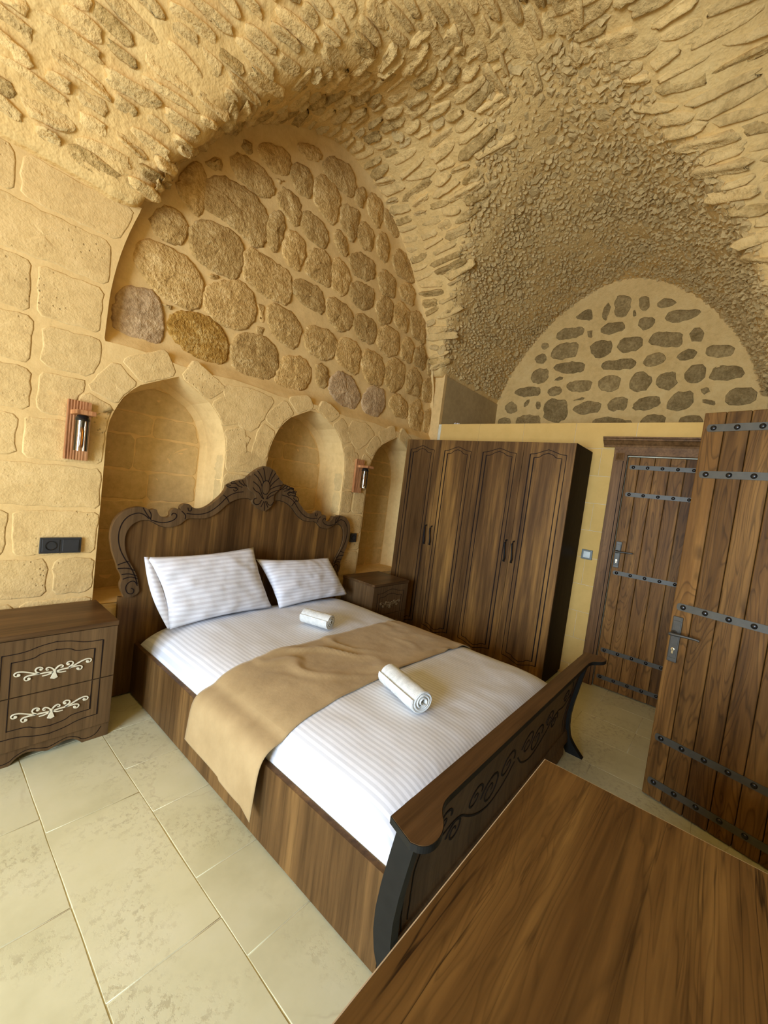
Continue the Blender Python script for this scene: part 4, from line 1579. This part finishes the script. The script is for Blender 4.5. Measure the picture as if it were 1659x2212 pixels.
# ------------------------------------------------------------------ rolled towels
def towel(label, a, b, r, seed):
    a, b = Vector(a), Vector(b)
    ax = (b - a)
    L = ax.length
    ax.normalize()
    up = Vector((0, 0, 1))
    side = ax.cross(up).normalized()
    up = side.cross(ax)
    turns, n = 3.4, 92
    th = r / (turns + .55)
    prof = []
    for k in range(n + 1):
        t = k / n
        ang = 2 * math.pi * turns * (1 - t) + 4.1
        rr = r * (.14 + .80 * (1 - t) ** .9)
        prof.append((rr, ang))
    segs = 26
    V, F = [], []
    for i in range(segs + 1):
        s = i / segs
        for lay in (1, 0):
            for k, (rr, ang) in enumerate(prof):
                q = max(.010, rr + (th * .40 if lay else -th * .40))
                e = min(s, 1 - s) * L
                q2 = q - .007 * max(0, 1 - e / .012) ** 2 * (1 if lay else -1)
                push = (.010 * (rr / r) if s in (0, 1) else 0)
                w = 1 + .05 * noise.noise(Vector((s * 5, ang * .8, seed))) + .018 * math.sin(s * 58 + seed) * (1 if s < .6 else .3)
                c = a + ax * (L * s + (push * (1 if s == 0 else -1)))
                c = c + side * (math.cos(ang) * q2 * w) + up * (math.sin(ang) * q2 * w * .93)
                V.append(c)
    m_ = n + 1
    for i in range(segs):
        for lay in range(2):
            o0, o1 = (2 * i + lay) * m_, (2 * i + 2 + lay) * m_
            for k in range(n):
                F.append((o0 + k, o0 + k + 1, o1 + k + 1, o1 + k))
        for k in (0, n):
            F.append((2 * i * m_ + k, (2 * i + 1) * m_ + k, (2 * i + 3) * m_ + k, (2 * i + 2) * m_ + k))
    for i in (0, segs):
        o0, o1 = 2 * i * m_, (2 * i + 1) * m_
        for k in range(n):
            F.append((o0 + k, o0 + k + 1, o1 + k + 1, o1 + k))
    mb = MB().add(V, F)
    o = mb.build('rolled_towel', M['towel'], None, True)
    return tag(o, label, 'towel', 'rolled towels on the bed')


zt = .503
towel('white rolled terry towel on the sheet between the pillows and the runner', (1.862, 2.175, zt + .056), (1.925, 1.945, zt + .056), .056, 2.0)
towel('white rolled terry towel on the striped sheet near the footboard', (1.665, 1.235, zt + .059), (1.565, .935, zt + .059), .060, 5.0)

# ------------------------------------------------------------------ nightstands
NW, ND, NH = .515, .405, .635


def make_nightstand():
    t = thing('nightstand', 'two-drawer walnut nightstand with ivory scroll ornaments beside the window end of the bed', 'nightstand', (.262, 2.376, 0), 0, 'nightstands beside the bed')
    MB().box(.004, NW - .004, .018, ND, .075, NH - .024, .001).build('body', M['walnut_dull'], t)
    MB().box(-.002, NW + .002, -.004, ND, NH - .024, NH, .002).build('top_board', M['walnut_x'], t)
    ff = lambda a, b, h: (a, -h, b)
    for q, (z0, z1) in enumerate(((.078, .333), (.338, .607))):
        d = MB().box(.001, NW - .001, 0, .018, z0, z1, .0012).build('drawer', M['walnut_dull'], t)
        g = MB()
        for ins, zi, amp in ((.063, .066, .020), (.097, .104, .018)):
            x0, x1, c = ins, NW - ins, NW / 2
            zt_, zb_ = .607 - zi + .012, .078 + zi - .012
            if q == 1:
                top = [(x0, .338)] + [(x0, zt_ - .010)] + smooth_path([(x0, zt_ - .010), (x0 + .08, zt_ - .008), (c - .06, zt_ + amp * .6), (c, zt_ + amp)], 2) + \
                    smooth_path([(c, zt_ + amp), (c + .06, zt_ + amp * .6), (x1 - .08, zt_ - .008), (x1, zt_ - .010)], 2) + [(x1, .338)]
                g.strip(top, .0035, ff, 0, .0012)
            else:
                bot = [(x0, .333), (x0, zb_ + .010)] + smooth_path([(x0, zb_ + .010), (x0 + .08, zb_ + .008), (c - .06, zb_ - amp * .6), (c, zb_ - amp)], 2) + \
                    smooth_path([(c, zb_ - amp), (c + .06, zb_ - amp * .6), (x1 - .08, zb_ + .008), (x1, zb_ + .010)], 2) + [(x1, .333)]
                g.strip(bot, .0035, ff, 0, .0012)
        g.build('groove_line', M['groove'], d)
        o = MB()
        cz = (.225, .425)[q]
        halfs = [[(.004, .0), (.03, .004), (.06, .004), (.09, .018), (.118, .031), (.140, .033), (.150, .024), (.144, .013), (.133, .012), (.129, .019)],
                 [(.06, .004), (.085, .006), (.105, .004), (.113, -.006), (.106, -.017), (.094, -.016), (.091, -.008)],
                 [(.055, .005), (.074, .019), (.070, .034), (.055, .037), (.045, .029), (.049, .020), (.057, .022)],
                 [(.0, .006), (.012, .022), (.024, .028), (.034, .022), (.031, .014), (.023, .016)],
                 [(.003, .002), (.02, -.009), (.046, -.010)]]
        for hp in halfs:
            p = smooth_path(hp, 2)
            w = [.0062 - .0030 * k / len(p) for k in range(len(p))]
            for s in (-1, 1):
                o.strip([(NW / 2 + s * a, cz + b) for a, b in p], w, ff, 0, .005)
            e = hp[-1]
        for s in (-1, 1):
            for ex, ez, er in ((.132, .0175, .0062), (.094, -.010, .006), (.053, .024, .005)):
                o.prism([(NW / 2 + s * ex + er * math.cos(a), cz + ez + er * math.sin(a)) for a in np.linspace(0, 2 * math.pi, 13)[:-1]], ff, 0, .006)
        o.prism([(NW / 2 + a, cz + b) for a, b in ((-.003, .014), (-.005, -.005), (-.014, -.030), (0, -.036), (.014, -.030), (.005, -.005), (.003, .014))], ff, 0, .006)
        o.build('scroll_ornament', M['ornament'], d)
    sk = [(0, 0), (.115, 0), (.135, .022)] + [(.16, .040), (.19, .042), (.22, .030)] + [(.245, .020), (NW / 2, .017)]
    sk = sk[:3] + smooth_path(sk[2:], 2)
    sk = sk + [(NW - a, b) for a, b in sk[::-1]]
    sk = sk + [(NW, .078), (0, .078)]
    b_ = MB().prism(sk, lambda a, b, h: (a, .012 + h, b), 0, .018).box(.0, .018, .03, ND - .01, 0, .078).box(NW - .018, NW, .03, ND - .01, 0, .078)
    base_ = b_.build('plinth', M['walnut_dull'], t)
    l = smooth_path([(.035, .06), (.06, .018), (.115, .016), (.135, .040), (.18, .058), (.215, .046), (NW / 2, .034)], 2)
    l = l + [(NW - a, b) for a, b in l[::-1][1:]]
    MB().strip(l, .003, lambda a, b, h: (a, .012 - h, b), 0, .001).build('groove_line', M['groove'], base_)
    return t


ns = make_nightstand()
ns2 = copy_tree(ns)
ns2.location = (2.775, 2.325, 0)
ns2['label'] = 'walnut nightstand squeezed between the bed head and the wardrobe'
for d in ns2.children:
    for o in d.children:
        if o.name.startswith('scroll_ornament'):
            o.data = o.data.copy()
            o.data.materials.clear()
            o.data.materials.append(M['ornament_dim'])  # same ornament, its dimness painted into the colour

# ------------------------------------------------------------------ wardrobe
WX, WY0, WY1, WH = 3.55, 1.022, 2.765, 2.072
ward = thing('wardrobe', 'tall four-door walnut wardrobe with arched groove panels', 'wardrobe', (WX, (WY0 + WY1) / 2, 0))
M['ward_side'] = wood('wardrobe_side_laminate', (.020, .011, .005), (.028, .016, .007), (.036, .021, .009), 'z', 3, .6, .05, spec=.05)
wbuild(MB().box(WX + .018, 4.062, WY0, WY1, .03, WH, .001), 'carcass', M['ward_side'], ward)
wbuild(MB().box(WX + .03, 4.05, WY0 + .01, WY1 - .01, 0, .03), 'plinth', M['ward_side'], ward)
edges = [WY0, 1.456, 1.910, 2.336, WY1]
wf = lambda a, b, h: (WX - h, a, b)
for q in range(4):
    y0, y1 = edges[q], edges[q + 1]
    d = wbuild(MB().box(WX, WX + .018, y0 + .0015, y1 - .0015, .035, WH - .002, .001), 'door', M['walnut'], ward)
    g = MB()
    for ins, zi in ((.064, 0), (.100, .030)):
        a0, a1, c = y0 + ins, y1 - ins, (y0 + y1) / 2
        zt_, zb_ = 1.966 - zi, .16 + zi
        up = [(a0, zb_), (a0, zt_)] + smooth_path([(a0, zt_), (a0 + .05, zt_ + .004), (c - .05, zt_ + .026), (c, zt_ + .042)], 2)[1:] + \
            smooth_path([(c, zt_ + .042), (c + .05, zt_ + .026), (a1 - .05, zt_ + .004), (a1, zt_)], 2)[1:] + [(a1, zb_)] + \
            smooth_path([(a1, zb_), (a1 - .05, zb_ - .004), (c + .05, zb_ - .026), (c, zb_ - .042)], 2)[1:] + smooth_path([(c, zb_ - .042), (c - .05, zb_ - .026), (a0 + .05, zb_ - .004), (a0, zb_)], 2)[1:-1]
        g.strip(up, .0055, wf, 0, .0012, True)
    wbuild(g, 'groove_line', M['groove'], d)
    hy = y1 - .036 if q in (0, 2) else y0 + .036
    if q in (0, 2):
        hy = y1 - .033
    hp = [(WX, hy, 1.185), (WX - .022, hy, 1.182), (WX - .027, hy + .008, 1.155), (WX - .027, hy + .004, 1.12), (WX - .027, hy, 1.088), (WX - .027, hy - .004, 1.055), (WX - .027, hy - .008, 1.02), (WX - .022, hy, .994), (WX, hy, .990)]
    wbuild(MB().tube([Vector(p) for p in hp], [.006, .007, .008, .007, .006, .007, .008, .007, .006], 8), 'handle', M['black_matte'], d, True)

# ------------------------------------------------------------------ table in the foreground
TX0, TX1, TY0, TY1, TZ = .22, 1.290, -.46, .325, .75
table = thing('table', 'rustic brown wooden table standing in front of the footboard', 'table', ((TX0 + TX1) / 2, (TY0 + TY1) / 2, 0))
tp = wbuild(MB().box(TX0, TX1, TY0, TY1, TZ - .028, TZ, .0012), 'table_top', M['table_wood'], table)
M['pale_edge'] = plain('pale_edge_band', (.60, .46, .31), .5)
ed = MB()
ed.box(TX0, TX1 + .002, TY1, TY1 + .002, TZ - .027, TZ + .0002).box(TX1, TX1 + .0014, TY0, TY1, TZ - .027, TZ - .0004)
wbuild(ed, 'edge_band', M['pale_edge'], tp)
for x0, x1 in ((TX0 + .04, TX0 + .062), (TX1 - .062, TX1 - .04)):
    wbuild(MB().box(x0, x1, TY0 + .04, TY1 - .05, 0, TZ - .028, .001), 'side_panel', M['walnut_dull'], table)
wbuild(MB().box(TX0 + .062, TX1 - .062, -.08, -.06, .35, TZ - .028, .001), 'back_panel', M['walnut_dull'], table)


# ------------------------------------------------------------------ wall lamps
def make_lamp():
    t = thing('wall_lamp', 'burnt pine wall lamp with glass tube left of the niches', 'wall lamp', (.622, 2.792, 1.447), 0, 'wall lamps on the headboard wall')
    pr = []
    for k in range(27):
        a = -.053 + .106 * k / 26
        pr.append((a, -.024 - .0010 * math.sin(k * 1.9) - (.0008 if k % 3 else 0)))
    pg = [(-.053, 0)] + pr + [(.053, 0)]
    MB().prism(pg, lambda a, b, h: (a, b, h), 0, .322).build('back_board', M['lamp_wood'], t)
    MB().box(-.043, .043, -.165, -.024, .243, .266, .0015).build('shelf', M['lamp_wood'], t)
    MB().lathe([(.020, .243), (.026, .240), (.033, .222), (.034, .214), (.030, .213)], (0, -.095, 0), n=24).build('lamp_holder', M['black_iron'], t, True)
    prof = [(.030, .214), (.030, .050)]
    g = MB()
    n = 28
    v, f = [], []
    for r, z in ((.031, .2135), (.031, .052), (.0285, .052), (.0285, .2135)):
        for k in range(n):
            a = 2 * math.pi * k / n
            v.append((r * math.cos(a), -.095 + r * math.sin(a), z))
    for i in range(3):
        for k in range(n):
            f.append((i * n + k, i * n + (k + 1) % n, (i + 1) * n + (k + 1) % n, (i + 1) * n + k))
    g.add(v, f).build('glass_tube', M['lamp_glass'], t, True)
    b = MB().lathe([(.004, .068), (.010, .072), (.0125, .085), (.0125, .160), (.010, .172), (.008, .178)], (0, -.095, 0), n=18).build('bulb', M['amber'], t, True)
    MB().lathe([(.010, .178), (.011, .19), (.011, .214)], (0, -.095, 0), n=16).build('bulb_cap', M['black_iron'], b, True)
    MB().tube([(.0, -.095, .17), (.004, -.095, .15), (.004, -.095, .09), (-.004, -.095, .09), (-.004, -.095, .15), (0, -.095, .17)], .0012, 5).build('filament', M['brass'], b)
    return t


lamp = make_lamp()
lamp2 = copy_tree(lamp)
lamp2.location = (2.866, 2.792, 1.432)
lamp2['label'] = 'burnt pine wall lamp with glass tube on the pier nearest the wardrobe'

# ------------------------------------------------------------------ sockets and switch
so = thing('double_socket', 'charcoal double wall plate with power socket above the left nightstand', 'socket', (.591, 2.790, .966), 0, 'charcoal wall sockets')
MB().box(-.093, .093, -.009, 0, -.044, .044, .003).build('frame', M['black_plastic'], so)
MB().box(-.082, -.006, -.012, -.008, -.034, .034, .002).build('socket_insert', M['black_plastic'], so)
MB().box(.006, .082, -.014, -.008, -.034, .034, .002).build('rocker', M['black_plastic'], so)
MB().lathe([(.020, -.001), (.0215, .0), (.0225, .003), (.025, .0035), (.026, 0)], (-.044, -.0115, 0), (0, -1, 0), 24).build('socket_ring', M['black_iron'], so)
so2 = thing('single_socket', 'charcoal single socket on the pier half hidden by the headboard', 'socket', (2.905, 2.790, .985), 0, 'charcoal wall sockets')
MB().box(-.044, .044, -.009, 0, -.044, .044, .003).build('frame', M['black_plastic'], so2)
MB().box(-.034, .034, -.012, -.008, -.034, .034, .002).build('socket_insert', M['black_plastic'], so2)
MB().lathe([(.020, -.001), (.0215, .0), (.0225, .003), (.025, .0035), (.026, 0)], (0, -.0115, 0), (0, -1, 0), 24).build('socket_ring', M['black_iron'], so2)
sw = thing('light_switch', 'grey light switch with silver rocker between wardrobe and closed door', 'switch', (PX - .002, .94, 1.14), -math.pi / 2)
MB().box(-.046, .046, -.009, 0, -.044, .044, .003).build('frame', M['dark_grey_plastic'], sw)
MB().box(-.030, .030, -.014, -.008, -.030, .030, .002).build('rocker', M['grey_plastic'], sw)


# ------------------------------------------------------------------ doors
def dome(c, r, n=14):
    return [(r * math.cos(t), r * .62 * math.sin(t)) for t in np.linspace(0, math.pi / 2 * .97, 6)]


def make_leaf(root, joints, H, straps, length, stud0, pitch, width):
    z0 = .008
    for k, (a, b) in enumerate(zip(joints[:-1], joints[1:])):
        MB().box(a + .0014, b - .0014, 0, .028, z0, H, .0045).build('plank', M['door_wood'], root)
    MB().box(joints[0] + .004, joints[-1] - .004, .024, .042, z0, H).build('back_board', M['frame_wood'], root)
    for z in straps:
        hw = width / 2
        arc = [(stud0 - .018 - hw * .6 * math.cos(t) * 1.0 + .0, z + hw * math.sin(t)) for t in np.linspace(-math.pi / 2, math.pi / 2, 9)]
        pg = arc[::1] + [(length, z + hw), (length, z - hw)]
        s = MB().prism(pg, lambda a, b, h: (a, -h, b), -.001, .0035).build('iron_strap', M['strap_iron'], root)
        x = stud0
        proto = None
        while x < length - .02:
            if proto is None:
                proto = MB().lathe(dome(0, .0135), (0, 0, 0), (0, -1, 0), 14).build('stud', M['black_iron'], s, True)
                proto.location = (x, -.0035, z)
            else:
                c = proto.copy()
                C.objects.link(c)
                c.location = (x, -.0035, z)
            x += pitch
    return root


def make_handle(root, s0, zc, lever_z, key_z, h):
    p = MB().box(s0 - .0225, s0 + .0225, -.010, 0, zc - h / 2, zc + h / 2, .003).build('handle_plate', M['handle_iron'], root)
    MB().box(s0 - .018, s0 + .018, -.0125, -.009, zc - h / 2 + .022, zc + h / 2 - .022, .002).build('plate_relief', M['handle_iron'], p)
    MB().lathe([(.015, 0), (.015, .008), (.011, .012), (.009, .04), (.009, .055), (.004, .058)], (s0 - .006, -.010, lever_z), (0, -1, 0), 16).build('lever_neck', M['handle_iron'], p, True)
    MB().tube([(s0 - .010, -.060, lever_z), (s0 + .02, -.062, lever_z + .002), (s0 + .06, -.058, lever_z + .005), (s0 + .105, -.052, lever_z + .006), (s0 + .118, -.05, lever_z + .004)],
              [.0095, .0085, .0065, .006, .007], 10).build('lever', M['handle_iron'], p, True)
    k = MB().lathe([(.0085, 0), (.0085, .003), (.007, .0035)], (s0, -.0125, key_z + .006), (0, -1, 0), 16)
    k.box(s0 - .0045, s0 + .0045, -.0155, -.0125, key_z - .018, key_z + .004, .001)
    k.build('lock_cylinder', M['brass'], p)
    MB().box(s0 - .0012, s0 + .0012, -.0165, -.0155, key_z - .002, key_z + .010).build('keyhole', M['black_iron'], p)


d1 = bpy.data.objects.new('door_1', None)
C.objects.link(d1)
d1['kind'] = 'structure'
d1['label'] = 'closed chestnut plank door with black studded straps and moulded frame'
d1.location = (4.050, .728, 0)
d1.rotation_euler = (0, 0, -math.pi / 2)
make_leaf(d1, [0, .089, .199, .307, .410, .512, .612, .712, .785], 2.04, [1.953, 1.718, 1.030, .337, .097], .765, .048, .105, .036)
make_handle(d1, .033, 1.190, 1.215, 1.135, .228)
fb = lambda x0, x1, y0, y1, z0, z1, b=.003: MB().box(x0, x1, y0, y1, z0, z1, b)
for x0, x1, s in ((-.112, -.008, -1), (.793, .897, 1)):
    fr = fb(x0, x1, -.022, .02, 0, 2.115).build('jamb', M['frame_wood'], d1)
    i0 = x1 if s < 0 else x0
    fb(i0 - (.010 if s < 0 else .002), i0 + (.002 if s < 0 else .010), -.026, -.020, 0, 2.05, .001).build('jamb_bead', M['frame_wood'], fr)
    fb(i0 - (.026 if s < 0 else -.020), i0 - (.020 if s < 0 else -.026), -.0225, -.0215, 0, 2.05, 0).build('jamb_groove', M['groove'], fr)
    c = (x0 + x1) / 2
    cb = fb(c - .034, c + .034, -.032, -.02, 2.00, 2.075, .002).build('corner_block', M['frame_wood'], d1)
    MB().add([(c - .03, -.032, 2.008), (c + .03, -.032, 2.008), (c + .03, -.032, 2.068), (c - .03, -.032, 2.068), (c, -.052, 2.038)], [(0, 1, 4), (1, 2, 4), (2, 3, 4), (3, 0, 4), (0, 3, 2, 1)]).build('diamond_boss', M['frame_wood'], cb)
fb(-.112, .897, -.026, .02, 2.052, 2.125).build('lintel', M['frame_wood_y'], d1)
prof = [(.0, 2.120), (-.030, 2.120), (-.036, 2.135), (-.055, 2.146), (-.078, 2.165), (-.092, 2.170), (-.092, 2.182), (-.104, 2.186), (-.104, 2.198), (.0, 2.198)]
MB().prism(prof, lambda a, b, h: (h, a, b), -.20, .985).build('cornice', M['frame_wood_y'], d1)

th2 = math.atan2(-.967, -.253)
d2 = bpy.data.objects.new('door_2', None)
C.objects.link(d2)
d2['kind'] = 'structure'
d2['label'] = 'open chestnut plank door with black studded straps swung towards the table'
d2.location = (2.730, .171, 0)
d2.rotation_euler = (0, 0, th2)
make_leaf(d2, [0, .094, .195, .300, .397, .498, .60, .70, .80, .885], 2.112, [2.030, 1.787, 1.073, .345, .096], .86, .050, .097, .038)
make_handle(d2, .038, .896, .930, .836, .247)

# ------------------------------------------------------------------ crumpled scrap on the partition
v, f = [], []
for j in range(5):
    for i in range(9):
        v.append((4.10 + .010 * j, 2.49 + .010 * i, 2.342 + max(0.0, .014 + .018 * noise.noise(Vector((i * .9, j * .9, 3)))) * (0.2 if i in (0, 8) or j in (0, 4) else 1)))
for j in range(4):
    for i in range(8):
        a = j * 9 + i
        f.append((a, a + 1, a + 10, a + 9))
sc = link('paper_scrap', mesh('paper_scrap', v, f, False), M['scrap'])
sc.modifiers.new('thickness', 'SOLIDIFY').thickness = .002
tag(sc, 'crumpled white scrap lying on top of the cream partition', 'scrap')
